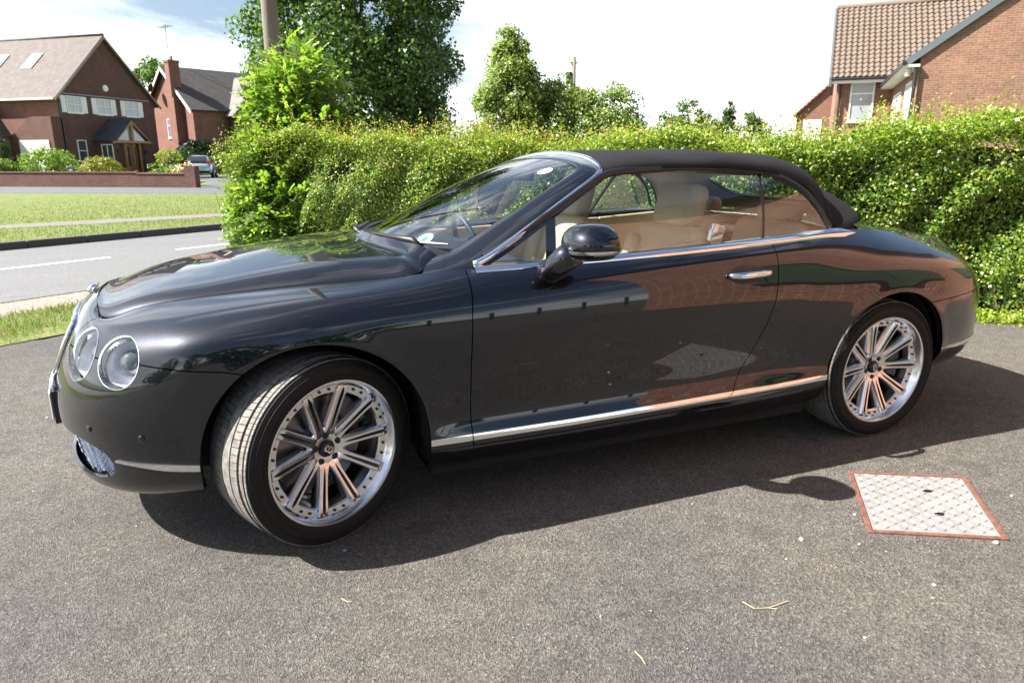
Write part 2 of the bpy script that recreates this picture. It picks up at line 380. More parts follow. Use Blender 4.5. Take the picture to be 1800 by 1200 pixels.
FY = {0:[0,-.18,-.34,-.48,-.58,-.65,-.68],1:[0,-.2,-.38,-.53,-.66,-.76,-.82],2:[0,-.2,-.38,-.54,-.68,-.785,-.86],8:[0,-.19,-.36,-.51,-.64,-.745,-.825],
      9:[0,-.18,-.34,-.48,-.58,-.655,-.715],10:[0,-.17,-.33,-.455,-.485,-.508,-.53]}
FX0 = {0:-2.05,1:-2.25,2:-2.285,3:-2.295,4:-2.31,5:-2.315,6:-2.30,7:-2.265,8:-2.22,9:-2.165}
FZ = {0:[.20]*7,1:[.175,.178,.185,.195,.205,.22,.23],2:[.215,.22,.23,.245,.26,.275,.29],3:[.29,.295,.305,.32,.335,.35,.36],4:[.37,.375,.385,.40,.42,.435,.447],
      5:[.46,.465,.475,.49,.51,.53,.545],6:[.56,.565,.575,.59,.61,.63,.642],7:[.66,.662,.67,.68,.695,.71,.725],8:[.76,.76,.76,.762,.768,.778,.79],
      9:[.835,.833,.828,.822,.825,.835,.848],10:[.862,.858,.840,.795,.833,.855,.868]}
DXR = {8:[0,.012,.045,.095,.165,.25,.35],9:[0,.012,.04,.09,.155,.23,.31]}
RRX = {'lo':[2.10,2.21,2.29,2.35,2.395,2.41],7:[2.07,2.17,2.245,2.305,2.35,2.365],8:[2.05,2.14,2.215,2.275,2.32,2.335],9:[2.04,2.12,2.19,2.25,2.29,2.305],10:[2.06,2.13,2.19,2.23,2.26,2.27]}
RRY = {'lo':[-.86,-.775,-.67,-.52,-.28,0],7:[-.86,-.775,-.67,-.52,-.28,0],8:[-.835,-.75,-.65,-.5,-.27,0],9:[-.765,-.69,-.60,-.46,-.25,0],10:[-.60,-.55,-.47,-.36,-.2,0]}
RRZ = {0:[.30]*6,1:[.30]*6,2:[.37]*6,3:[.44]*6,4:[.51]*6,5:[.585,.59,.59,.59,.59,.59],6:[.66]*6,7:[.735,.73,.73,.73,.73,.73],8:[.80,.79,.785,.785,.785,.785],9:[.862,.855,.855,.86,.868,.872],10:[.945,.935,.928,.928,.932,.935]}
net = np.zeros((7+len(SX)+6, 11, 3))
for r in range(11):
    for j in range(7):
        y = FY.get(r, [0,-.2,-.38,-.54,-.68,-.79,-.87])[j]
        x = [-2.11,-2.105,-2.09,-2.062,-1.99,-1.92,-1.855][j] if r == 10 else FX0[r]+DXR.get(r, DX)[j]*(.62 if r == 0 else 1)
        net[j, r] = (x, y, FZ[r][j])
    for k, X in enumerate(SX): net[7+k, r] = (X, np.interp(X, KX, RY[r]), np.interp(X, KX, RZ[r]))
    for k in range(6):
        x = RRX.get(r, RRX['lo'])[k]; y = RRY.get(r, RRY['lo'])[k]
        if r <= 2: x -= (.22, .09, .03)[r]*(.4+.6*k/5); y *= (.8, .93, .975)[r]
        net[7+len(SX)+k, r] = (x, y, RRZ[r][k])
NU, NV = 300, 101
body = bspl_surf(net, NU, NV)
AF = (-1.368, .362, .398, .402)   # front arch: x, z, radius in x, radius in z
AR = (1.352, .362, .378, .392)
def arch_d(V, A):
    dx = V[..., 0]-A[0]; dz = np.maximum(V[..., 2]-A[1], 0)   # below the centre the opening runs straight down
    return (np.sqrt((dx/A[2])**2+(dz/A[3])**2)-1)*.39
def arch_f(V): return np.minimum(arch_d(V, AF), arch_d(V, AR))
sidew = sstep(-.6, -.8, body[..., 1])
for A, amp in ((AF, .005), (AR, .006)):      # rolled arch lips
    d = arch_d(body, A); body[..., 1] -= amp*np.exp(-(d/.042)**2)*sidew*sstep(.28, .42, body[..., 2])
spl = lambda d, k: k*np.logaddexp(0, d/k)
dh = body[..., 0]-(.735+.34*(body[..., 2]-.60)); wz = sstep(.36, .50, body[..., 2])*sstep(.965, .84, body[..., 2])
body[..., 1] -= .046*(spl(dh, .018)-spl(dh-.36, .05))*wz*sstep(2.15, 1.55, body[..., 0])*sidew
# shoulder fold of the rear haunch: the flank behind the door steps outwards along a slanting line
B0 = Surf.grid(body)
if np.sum(B0.N[:, 1]*B0.V[:, 1]) < 0: B0 = Surf.grid(body, True)
edge_top = body[:, -1]                      # bonnet / belt / boot edge curve
# ---- car materials
def paint_mat():
    m = mat('graphite_paint', (.06,.064,.072), .40, 1.0, 1.0, coat_rough=.012)
    g = NT(m); v = g.n('ShaderNodeTexVoronoi', {'Vector': g.tc.outputs['Object'], 'Scale': 900.})
    g.color(g.mix(g.ramp(v.outputs['Color'], [(0, grey(0)), (1, grey(1))]), (.0035,.004,.0058), (.020,.0235,.032)))
    dn = g.noise(14, 5); rr = g.n('ShaderNodeMapRange', {0: dn.outputs[0], 1: .35, 2: .75, 3: .008, 4: .03}); g.l(rr.outputs[0], g.b.inputs['Coat Roughness'])
    g.b.inputs['Coat IOR'].default_value = 1.6
    return m
PAINT = paint_mat()
CHROME = mat('chrome', (.82,.83,.84), .06, 1.)
ALLOY = mat('silver_alloy', (.74,.75,.77), .20, 1., .3)
ALLOY_DK = mat('dark_alloy_slot', (.05,.05,.055), .45, .6)
def rubber_mat():
    m = mat('tyre_rubber', (.010,.010,.010), .7, spec=.3); g = NT(m)
    n = g.noise(60, 4); g.color(g.mix(n.outputs[0], (.006,.006,.006), (.014,.0135,.013))); return m
RUBBER = rubber_mat()
def tread_mat():
    m = mat('tyre_tread', (.16,.155,.145), .8); g = NT(m)
    n = g.noise(35, 6); g.color(g.ramp(n.outputs[0], [(.3, (.10,.095,.09)), (.7, (.24,.225,.20))])); g.bump(g.noise(400, 2).outputs[0], .25, .002); return m
TREAD = tread_mat()
BLACK = mat('black_plastic', (.012,.012,.013), .45)
SEAL = mat('black_rubber_seal', (.008,.008,.009), .35)
DARKIN = mat('dark_underbody', (.006,.006,.006), .9)
def fabric_mat():
    m = mat('black_hood_fabric', (.006,.0065,.008), .9, spec=.25); g = NT(m)
    wv = g.n('ShaderNodeTexNoise', {'Vector': g.mapping((900,900,900)), 'Scale': 1., 'Detail': 2.})
    n2 = g.noise(9, 4); g.color(g.mix(n2.outputs[0], (.004,.0045,.006), (.009,.0095,.012)))
    g.bump(wv.outputs[0], .5, .001); return m
FABRIC = fabric_mat()
def leather_mat(name, c):
    m = mat(name, c, .5); g = NT(m); n = g.noise(300, 3); g.bump(n.outputs[0], .15, .001)
    n2 = g.noise(6, 3); g.color(g.mix(n2.outputs[0], tuple(x*.85 for x in c), c)); return m
CREAM = leather_mat('cream_leather', (.56,.46,.32)); BEIGE = leather_mat('beige_headlining', (.72,.67,.57)); NAVYL = leather_mat('dark_dash_leather', (.02,.03,.045))
WOOD = mat('walnut_veneer', (.16,.06,.02), .25, 0, 1.)
def glass_mat(name, tint, ior=1.55, rough=0.):
    m = bpy.data.materials.new(name); m.use_nodes = True; t = m.node_tree; t.nodes.clear()
    o = t.nodes.new('ShaderNodeOutputMaterial'); tr = t.nodes.new('ShaderNodeBsdfTransparent'); gl = t.nodes.new('ShaderNodeBsdfGlossy')
    tr.inputs[0].default_value = (*tint, 1); gl.inputs['Roughness'].default_value = rough
    fr = t.nodes.new('ShaderNodeLayerWeight'); fr.inputs[0].default_value = .5; pw = t.nodes.new('ShaderNodeMath'); pw.operation = 'POWER'; pw.inputs[1].default_value = 4.5; ad = t.nodes.new('ShaderNodeMath'); ad.operation = 'MULTIPLY_ADD'; ad.inputs[1].default_value = .85; ad.inputs[2].default_value = ((ior-1)/(ior+1))**2*1.7; mx_ = t.nodes.new('ShaderNodeMixShader')
    mul = t.nodes.new('ShaderNodeMath'); mul.operation = 'MULTIPLY'; mul.inputs[1].default_value = 1.; mul.use_clamp = True
    t.links.new(fr.outputs['Facing'], pw.inputs[0]); t.links.new(pw.outputs[0], ad.inputs[0]); t.links.new(ad.outputs[0], mul.inputs[0]); t.links.new(mul.outputs[0], mx_.inputs[0]); t.links.new(tr.outputs[0], mx_.inputs[1]); t.links.new(gl.outputs[0], mx_.inputs[2]); t.links.new(mx_.outputs[0], o.inputs[0])
    return m
GLASS = glass_mat('window_glass', (.88,.94,.91), 1.75); SCREEN = glass_mat('windscreen_glass', (.86,.92,.93), 2.0); LENS = glass_mat('lamp_lens', (.95,.96,.97), 1.5)
WHITE = mat('white_print', (.8,.8,.8), .5); GREENP = mat('green_print', (.02,.30,.10), .5)

car = empty('convertible_car', (0,0,0), 0, 'dark grey two-door luxury convertible with raised black fabric roof parked on the tarmac drive', 'car')

# ---- panel borders (near side; mirrored for the far side)
def line_x(zk, xk): return lambda V: np.interp(V[:, 2], zk, xk)
door_front = line_x([.2,.38,.63,.82,.93,1.0], [-.803,-.803,-.806,-.800,-.785,-.765])
door_rear = line_x([.30,.33,.36,.53,.66,.757,.884,.95,1.02], [.30,.40,.437,.526,.585,.613,.625,.632,.640])
strip_z = lambda V: np.interp(V[:, 0], KX, RZ[3])
door_bot = lambda V: strip_z(V)-.036
def smin(a, b, k=.02): h = np.clip(.5+.5*(b-a)/k, 0, 1); return b*(1-h)+a*h-k*h*(1-h)
G = .0022
f_arch = lambda V: np.where(V[:, 1] < -.55, arch_f(V), 1.)
f_door = lambda V: smin(smin(V[:, 0]-door_front(V), door_rear(V)-V[:, 0], .002), V[:, 2]-door_bot(V), .012)
f_sill = lambda V: np.minimum(door_bot(V)-V[:, 2], np.minimum(V[:, 0]+1.1, 1.1-V[:, 0]))
seamF = lambda V: np.interp(V[:, 0], [-2.4,-1.93,-1.66,-1.55], [.712,.722,.697,.672])
f_bump = lambda V: np.minimum(seamF(V)-V[:, 2], -1.3-V[:, 0])
nose_y = lambda V: np.interp(V[:, 2], [.5,.60,.70,.81,.86], [-.345,-.365,-.405,-.455,-.47])
f_nose = lambda V: smin(smin(V[:, 1]-nose_y(V), V[:, 2]-.545, .03), -2.0-V[:, 0], .01)
seamR = lambda V: np.interp(V[:, 0], [1.5,1.574,2.2,2.4], [.683,.687,.722,.725])
f_rbump = lambda V: np.minimum(seamR(V)-V[:, 2], V[:, 0]-1.3)
LAMPS = [('outer', np.array([-1.968,-.725,.708]), unit((-.44,-.86,.26)), .092), ('inner', np.array([-2.078,-.53,.698]), unit((-.66,-.70,.26)), .097)]
def f_lamp(V, k, grow=0.):
    _, c, n, r = LAMPS[k]; d = V-c; h = d@n; return np.linalg.norm(d-h[:, None]*n, axis=1)-r-grow
f_lamps = lambda V: np.minimum(f_lamp(V, 0), f_lamp(V, 1))
def f_intake(V):
    y = np.abs(V[:, 1]); zc = np.interp(y, [0,.4,.7], [.320,.338,.352]); hh = np.interp(y, [0,.4,.7], [.080,.082,.076])
    q = ((np.maximum(y-.52, 0)/.225)**2.6+(np.abs(V[:, 2]-zc)/hh)**2.6)
    return np.where(V[:, 0] < -1.85, (q-1)*.04, 1.)
def f_grille(V):   # opening of the matrix grille
    y = np.abs(V[:, 1]); w_ = np.interp(V[:, 2], [.55,.65,.78], [.27,.315,.335]); 
    q = (y/w_)**5+(np.abs(V[:, 2]-.672)/.115)**5
    return np.where(V[:, 0] < -2.0, (q-1)*.04, 1.)
def panels(side):
    S = B0.clip(f_arch)
    notdoor = lambda S_: S_.clip(lambda V: -f_door(V)-G)
    out_ = {}
    out_['door'] = S.clip(lambda V: f_door(V)-G)
    rest = notdoor(S)
    out_['sill'] = rest.clip(lambda V: f_sill(V)-G*0)
    rest = rest.clip(lambda V: -f_sill(V)-G*1.2)
    front = rest.clip(lambda V: -.2-V[:, 0]); rear = rest.clip(lambda V: V[:, 0]+.2)
    front = front.clip(f_lamps)
    nose = front.clip(lambda V: f_nose(V)-G).clip(f_grille)
    front = front.clip(lambda V: -f_nose(V)-G)
    out_['front_bumper'] = front.clip(lambda V: f_bump(V)-G).clip(f_intake)
    out_['front_wing'] = front.clip(lambda V: -f_bump(V)-G)
    out_['grille_shell'] = nose
    out_['rear_bumper'] = rear.clip(lambda V: f_rbump(V)-G)
    out_['rear_wing'] = rear.clip(lambda V: -f_rbump(V)-G)
    return out_
PN = panels(-1)
parts = {}
for nm in ('door', 'front_wing', 'rear_wing', 'sill'):
    parts[nm] = PN[nm].build(nm, PAINT, car); parts[nm+'_far'] = PN[nm].mirror().build(nm, PAINT, car)
for nm in ('front_bumper', 'grille_shell', 'rear_bumper'):
    parts[nm] = PN[nm].joined(PN[nm].mirror()).build(nm, PAINT, car)
# dark inner shell behind the gaps
inner = B0.clip(f_arch).clip(f_lamps).clip(lambda V: f_intake(V)-.012).clip(f_grille).offset(-.028)
inner.joined(inner.mirror()).build('inner_shell', DARKIN, car, lip=0)

# ---- chrome strips on sill and bumpers, belt line
def band(S, lo, hi, off=.004): return S.clip(lambda V: V[:, 2]-lo(V)).clip(lambda V: hi(V)-V[:, 2]).offset(off)
for nm in ('door', 'front_wing', 'rear_wing'):
    S = PN[nm].clip(lambda V: V[:, 0]+1.2).clip(lambda V: 1.2-V[:, 0])
    S = band(S, lambda V: strip_z(V)-.013, lambda V: strip_z(V)+.011)
    for q in (S, S.mirror()): q.build('chrome_strip', CHROME, parts[nm if q is S else nm+'_far'], .006)
S = PN['front_bumper'].clip(lambda V: -1.5-V[:, 0]).clip(lambda V: V[:, 0]+2.035).clip(lambda V: -.6-V[:, 1])
S = band(S, lambda V: .357+.012*sstep(-1.85,-2.04,V[:, 0]), lambda V: .381-.006*sstep(-1.85,-2.04,V[:, 0]))
for q in (S, S.mirror()): q.build('chrome_strip', CHROME, parts['front_bumper'], .006)
S = band(PN['rear_bumper'].clip(lambda V: V[:, 0]-1.5), lambda V: np.interp(V[:, 0], [1.7,2.2], [.408,.43]), lambda V: np.interp(V[:, 0], [1.7,2.2], [.428,.45]))
for q in (S, S.mirror()): q.build('chrome_strip', CHROME, parts['rear_bumper'], .006)
i0 = int(np.argmin(np.abs(edge_top[:, 0]+.745))); i1 = int(np.argmin(np.abs(edge_top[:, 0]-1.24)))
def ribbon(rows, closed=False):
    P = np.array(rows); P = P.transpose(1, 0, 2) if False else P
    return P
for sgn in (1, -1):
    top = edge_top[i0:i1].copy(); low = body[i0:i1, -4].copy()
    rows = np.stack([low+[0,.002,-.003], low+[0,-.006,-.002], (low+top)/2+[0,-.009,.004], top+[0,-.003,.010], top+[0,.010,.012], top+[0,.016,.0]], 1)
    fade = np.clip((len(top)-1-np.arange(len(top)))/7., 0, 1)[:, None, None]; rows = rows*fade+((low+top)/2)[:, None, :]*(1-fade)
    rows[..., 1] *= sgn; o = Surf.grid(rows, sgn < 0)
    o.build('belt_chrome', CHROME, car, 0)

# ---- bonnet
ie = [i for i in range(NU) if -2.07 <= edge_top[i, 0] <= -.945 and i < NU//2]
Ecurve = [edge_top[i] for i in ie]+[np.array([-.905,-.690,.958]), np.array([-.865,-.660,.982]), np.array([-.838,-.628,1.000])]
Ecurve = np.array(Ecurve); 
al = np.r_[0, np.cumsum(np.linalg.norm(np.diff(Ecurve, axis=0), axis=1))]; al /= al[-1]
Ecurve = np.stack([np.interp(np.linspace(0, 1, 90), al, Ecurve[:, k]) for k in range(3)], 1)
for _ in range(6): Ecurve[1:-1] = Ecurve[1:-1]*.5+(Ecurve[:-2]+Ecurve[2:])*.25
bon = np.zeros((90, 81, 3)); tt = np.linspace(-1, 1, 81)
for i, e in enumerate(Ecurve):
    a = -e[1]; X = e[0]; s = (X+2.05)/1.21
    bow = np.interp(s, [0,.12,.35,.65,.85,1], [.046,.03,.0,.01,.07,.175])
    crown = np.interp(X, [-2.06,-1.9,-1.7,-1.45,-1.2,-1.0,-.84], [.040,.040,.047,.066,.083,.076,.046])
    A = crown*(1-.38*tt**2); Bq = (1-np.abs(tt))*a*np.interp(X, [-2.05,-1.8,-1.3,-.9], [.62,.56,.55,.55])
    k = .03; h = np.clip(.5+.5*(Bq-A)/k, 0, 1); z = Bq*(1-h)+A*h-k*h*(1-h)
    z -= z[0]
    bon[i, :, 0] = X-bow*(1-tt**2); bon[i, :, 1] = tt*a; bon[i, :, 2] = e[2]+.001+z
    bon[i, 0, 1] += .004; bon[i, -1, 1] -= .004
Sb = Surf.grid(bon)
if Sb.N[:, 2].mean() < 0: Sb = Surf.grid(bon, True)
bonnet = Sb.build('bonnet', PAINT, car, .014)
# scuttle under the wipers
sc = np.array([[bon[-1, j]+[.004+.10*k, 0, -.012-.006*k] for k in (0, 1, 2)] for j in range(0, 81, 4)])
Surf.grid(sc, Surf.grid(sc).N[:, 2].mean() < 0).build('scuttle_panel', BLACK, car, 0)

# ---- boot lid / tonneau behind the hood
it = [i for i in range(NU) if edge_top[i, 0] > 1.10 and i > NU//2]
deck = np.zeros((len(it), 41, 3)); td = np.linspace(-1, 1, 41)
for k, i in enumerate(it):
    e = edge_top[i]; a = -e[1]-.003
    deck[k, :, 0] = e[0]; deck[k, :, 1] = td*a; deck[k, :, 2] = e[2]+.035*(a/.7)*(1-np.abs(td)**2.6)
Sd = Surf.grid(deck, Surf.grid(deck).N[:, 2].mean() < 0)
Sd.clip(lambda V: V[:, 0]-1.705).build('boot_lid', PAINT, car); Sd.clip(lambda V: 1.70-V[:, 0]).build('hood_cover', PAINT, car)

# ---- windscreen frame, glass
FI = [(-.838,-.622,1.0),(-.80,-.615,1.008),(-.755,-.61,1.022),(-.597,-.585,1.108),(-.375,-.545,1.217),(-.24,-.518,1.283),(-.165,-.50,1.318),(-.138,-.45,1.344),(-.128,-.34,1.357),(-.127,-.18,1.367),(-.13,0,1.371)]
FO = [(-.943,-.716,.940),(-.84,-.768,.957),(-.735,-.792,.968),(-.565,-.757,1.057),(-.35,-.702,1.179),(-.20,-.655,1.258),(-.105,-.618,1.303),(-.068,-.555,1.333),(-.048,-.42,1.364),(-.03,-.22,1.386),(-.023,0,1.395)]
FI = np.array(FI); FO = np.array(FO)
def mir(P): Q = P[::-1][1:].copy(); Q[:, 1] *= -1; return np.vstack([P, Q])
FIm, FOm = mir(FI), mir(FO)
bul = np.interp(np.arange(len(FIm)), [0,2,4,6,8,10,12,14,16,18,20], [.006,.022,.026,.022,.010,.006,.010,.022,.026,.022,.006])
fr = []
for a, b, bl in zip(FIm, FOm, bul):
    n = np.cross((b-a)*[1,1,1], [0,0,1]); mid = (a+b)/2
    nn = unit((-.35, -.55*np.sign(mid[1])*min(1, abs(mid[1])/.5), .75))
    fr.append([a-nn*.02, a, a*.75+b*.25+nn*bl*.75, mid+nn*bl, a*.25+b*.75+nn*bl*.75, b, b-nn*.012+np.array([.035, 0, 0])])
FR = bspl_surf(np.array(fr), 121, 37)
Surf.grid(FR, Surf.grid(FR).N[:, 2].mean() < 0).build('windscreen_frame', PAINT, car, 0)
FOd = bspl(FOm, 161); FId = bspl(FIm, 161)
seg = [p for p in FOd if p[2] > .972]
MB().tube([p+np.array([.002, np.sign(p[1])*.007*min(1, abs(p[1])/.5), .004]) for p in seg], .0135, 10).build('screen_chrome', CHROME, car, True)
ws = np.zeros((41, 31, 3))
for i, t in enumerate(np.linspace(-1, 1, 41)):
    b = np.array([-.985+.225*t*t, .608*t, 1.010+.008*t*t]); tp = np.array([-.13-.010*t*t-.02*t**6, .505*t, 1.369-.030*t*t-.018*t**6])
    for j, v in enumerate(np.linspace(0, 1, 31)): ws[i, j] = b*(1-v)+tp*v+np.array([-.02, 0, .022])*4*v*(1-v)*(1-.6*t**4)
Sw = Surf.grid(ws, Surf.grid(ws).N[:, 2].mean() < 0)
wsg = Sw.build('windscreen', SCREEN, car, 0)
# black print along the screen edge
bandS = Surf(Sw.V-Sw.N*.003, Sw.N, Sw.F).clip(lambda V: np.minimum(V[:, 2]-1.012, 1.045+.012*0-V[:, 2])); bandS.build('screen_edge_print', SEAL, wsg, 0)
def sticker(px, n_, r, parent, mt, name, sx=1.):
    c = np.array(px); n_ = unit(n_); u = unit(np.cross([0,0,1], n_)); v = np.cross(n_, u); m2 = MB()
    K = 32; V = [c]+[c+r*(sx*math.cos(2*math.pi*k/K)*u+math.sin(2*math.pi*k/K)*v) for k in range(K)]
    m2.add(V, [[0, k+1, (k+1) % K+1] for k in range(K)]); return m2.build(name, mt, parent)

# ---- side glass
GX = np.linspace(-.695, 1.075, 260)
gt_x = [-.70,-.565,-.427,-.28,-.115,-.06,.012,.301,.611,.769,.85,.919,.97,1.005,1.035,1.06,1.08]
gt_z = [.985,1.050,1.128,1.205,1.288,1.302,1.310,1.325,1.318,1.300,1.275,1.240,1.200,1.155,1.105,1.06,1.035]
gt_y = [-.785,-.755,-.72,-.68,-.635,-.632,-.635,-.64,-.65,-.66,-.67,-.69,-.705,-.72,-.735,-.745,-.75]
sg = np.zeros((260, 31, 3))
for i, X in enumerate(GX):
    zb = np.interp(X, edge_top[20:-20, 0], edge_top[20:-20, 2])-.01; yb = np.interp(X, edge_top[20:-20, 0], edge_top[20:-20, 1])+.018
    zt = max(np.interp(X, gt_x, gt_z), zb+.004); yt = np.interp(X, gt_x, gt_y)+.012
    for j, v in enumerate(np.linspace(0, 1, 31)): 
        zz = zb+(zt-zb)*v; yl = yb+(-.635+.012-yb)*np.clip((zz-zb)/(1.32-zb), 0, 1)
        sg[i, j] = (X, yl-.016*math.sin(math.pi*np.clip((zz-zb)/(1.32-zb), 0, 1)), zz)
Ss = Surf.grid(sg)
if Ss.N[:, 1].mean() > 0: Ss = Surf.grid(sg, True)
divx = lambda V: .628+(V[:, 2]-1.02)*.38
for q in ('near', 'far'):
    T = (lambda S_: S_) if q == 'near' else (lambda S_: S_.mirror())
    T(Ss.clip(lambda V: divx(V)-.006-V[:, 0])).build('door_glass', GLASS, car, 0)
    T(Ss.clip(lambda V: V[:, 0]-divx(V)-.006)).build('quarter_glass', GLASS, car, 0)
    T(Ss.clip(lambda V: .009-(V[:, 0]-divx(V))).clip(lambda V: .009+(V[:, 0]-divx(V))).offset(-.002)).build('glass_seal', SEAL, car, .004)
    # dark quarter-light bar in the front corner and seals round the panes
    T(Ss.clip(lambda V: .020-(V[:, 0]+.405-(V[:, 2]-1.0)*.16)).clip(lambda V: .020+(V[:, 0]+.405-(V[:, 2]-1.0)*.16)).offset(-.012)).build('quarter_light_bar', SEAL, car, .012)
    s_ = -1 if q == 'near' else 1
    up = sg[:, -1]; r_ = []
    for p in up:
        r_.append([p+[0,-.004,-.006], p+[0,-.012,.004], p+[0,-.008,.022], p+[0,.012,.026], p+[0,.03,.0]])
    r_ = np.array(r_); r_[..., 1] *= -s_
    Surf.grid(r_, s_ > 0).build('hood_seal', SEAL, car, 0)

# ---- fabric hood
HE = [(-.098,-.614,1.300),(.0,-.630,1.320),(.309,-.636,1.335),(.617,-.646,1.326),(.80,-.658,1.304),(.943,-.680,1.268),(1.025,-.705,1.20),(1.075,-.735,1.115),(1.098,-.750,1.050),(1.15,-.752,1.046),(1.24,-.742,1.054),(1.35,-.700,1.064),(1.46,-.60,1.062),(1.57,-.43,1.058),(1.64,-.22,1.055),(1.66,0,1.055)]
HR = [(-.03,0,1.394),(.05,0,1.407),(.33,0,1.419),(.68,0,1.416),(.88,0,1.406),(1.03,0,1.392),(1.13,0,1.376),(1.20,0,1.358),(1.26,0,1.338),(1.33,0,1.308),(1.40,0,1.270),(1.47,0,1.225),(1.54,0,1.172),(1.60,0,1.118),(1.645,0,1.072),(1.66,0,1.056)]
hood_ctrl = []
for k, (e, r) in enumerate(zip(HE, HR)):
    e, r = np.array(e), np.array(r); row = []
    w_ = np.interp(k, [0,4,8,11,15], [1,1,.35,.2,.1])
    for th in np.linspace(0, 1, 13):
        a = th*math.pi/2; c_, s_ = math.cos(a), math.sin(a)
        y = e[1]*(c_**.62*w_+c_**1.35*(1-w_)); z = e[2]+(r[2]-e[2])*(s_**.72*w_+s_**1.35*(1-w_)); x = e[0]+(r[0]-e[0])*(s_**1.6)
        row.append((x, y, z))
    hood_ctrl.append(row)
hood_ctrl = np.array(hood_ctrl)
hood_ctrl[9:12, 1:4, 0] -= np.array([[.03],[.05],[.03]])*0+.0
HD = bspl_surf(hood_ctrl, 150, 60)
# fold behind the quarter window
dfold = sstep(1.08, 1.16, HD[..., 0])*sstep(1.42, 1.22, HD[..., 0])*sstep(-.35, -.6, HD[..., 1])*sstep(1.05, 1.12, HD[..., 2])
HD[..., 1] += .035*dfold
# gentle bows between the hood frame hoops
HD[..., 2] += (.004*np.sin((HD[..., 0]-.02)*2*math.pi/.42)-.002)*sstep(1.33, 1.39, HD[..., 2])
Hs = Surf.grid(HD)
if Hs.N[:, 2].mean() < 0: Hs = Surf.grid(HD, True)
def f_rw(V):
    q = (np.abs(V[:, 1])/.43)**4+(np.abs(V[:, 2]-1.215)/.075)**4
    return np.where(V[:, 0] > 1.2, (q-1)*.05, 1.)
hood_s = Hs.clip(f_rw); hood = hood_s.joined(hood_s.mirror()).build('fabric_roof', FABRIC, car, .012)
rw = Hs.clip(lambda V: -f_rw(V)).offset(-.004); rw.joined(rw.mirror()).build('rear_window', GLASS, car, 0)
lin = hood_s.offset(-.022).flipped(); lin.joined(lin.mirror()).build('headlining', BEIGE, car, 0)
# ---- lamps
REFL = mat('lamp_reflector', (.88,.90,.94), .45, .15)
def lamp(k, sgn):
    _, c, n, r = LAMPS[k]; c = c.copy(); n = n.copy(); c[1] *= sgn; n[1] *= sgn
    # seat the lamp on the body surface along its axis
    d = B0.V*np.array([1, sgn, 1])-c; h = d@n; rad = np.linalg.norm(d-h[:, None]*n, axis=1)
    sel = rad < r*1.02; hmin = h[sel].min(); hmax = h[sel].max(); 
    o = empty('headlight', (0,0,0), parent=car)
    ring = B0.clip(lambda V: -f_lamp(V, k, -.0005)).clip(lambda V: f_lamp(V, k, -.0035)).offset(.0015)
    (ring if sgn > 0 else ring.mirror()).build('chrome_ring', CHROME, o, .03)
    dome = B0.clip(lambda V: -f_lamp(V, k, -.003)); dd = f_lamp(dome.V, k)
    dome = Surf(dome.V+LAMPS[k][2]*(.014*np.clip(-dd/LAMPS[k][3], 0, 1)**.6)[:, None]-LAMPS[k][2]*.020, dome.N*1., dome.F)
    # lens normals: lean them outwards like a shallow dome
    q = dome.V-LAMPS[k][1]; q -= (q@LAMPS[k][2])[:, None]*LAMPS[k][2]; dome.N = np.array([unit(LAMPS[k][2]*.9+v_*3.2) for v_ in q])
    (dome if sgn > 0 else dome.mirror()).build('lens', LENS, o, 0)
    hb = hmin-.045
    mb = MB(); mb.lathe([(r*.9, hmin+.010), (r*.86, hb+.02), (r*.60, hb), (r*.56, hb+.012), (r*.42, hb-.03), (.001, hb-.045)], c, n, 40)
    mb.build('reflector', REFL, o, True)
    mb = MB(); mb.lathe([(r*.47, hb+.012), (r*.47, hb+.018), (r*.36, hb+.034), (r*.2, hb+.043), (.001, hb+.046)], c, n, 32); mb.build('projector_lens', mat('projector_glass', (.10,.115,.13), .03, .2, 1.), o, True)
    mb = MB(); mb.lathe([(r*.99, hmin-.004), (r*.99, hb-.03), (.001, hb-.06)], c, n, 32); mb.build('lamp_bowl', DARKIN, o, True)
for k in (0, 1):
    for sgn in (1, -1): lamp(k, sgn)
# washer cover below the lamps: a round flush cap with a fine gap ring
for sgn in (1, -1):
    cc, cn, crr = np.array([-2.115,-.60,.60]), unit((-.72,-.66,.1)), .036
    def f_cap(V):
        d = V-cc; h = d@cn; return np.where((V[:, 0] < -1.8) & (np.abs(h) < .035), np.linalg.norm(d-h[:, None]*cn, axis=1)-crr, 1.)
    q = B0.clip(lambda V: .0016-np.abs(f_cap(V))).offset(.0008); (q if sgn > 0 else q.mirror()).build('washer_cover_gap', SEAL, parts['front_bumper'], 0)
    for cpos, nm in (((-2.083,-.66,.475), 'parking_sensor'), ((-1.93,-.835,.47), 'parking_sensor')):
        d = np.linalg.norm(B0.V-np.array(cpos), axis=1); i = int(d.argmin()); p = B0.V[i]*[1, sgn, 1]; n = B0.N[i]*[1, sgn, 1]
        MB().lathe([(.0115, .0005), (.0115, .003), (.009, .0045), (.0, .005)], p, n, 16).build(nm, PAINT, parts['front_bumper'], True)

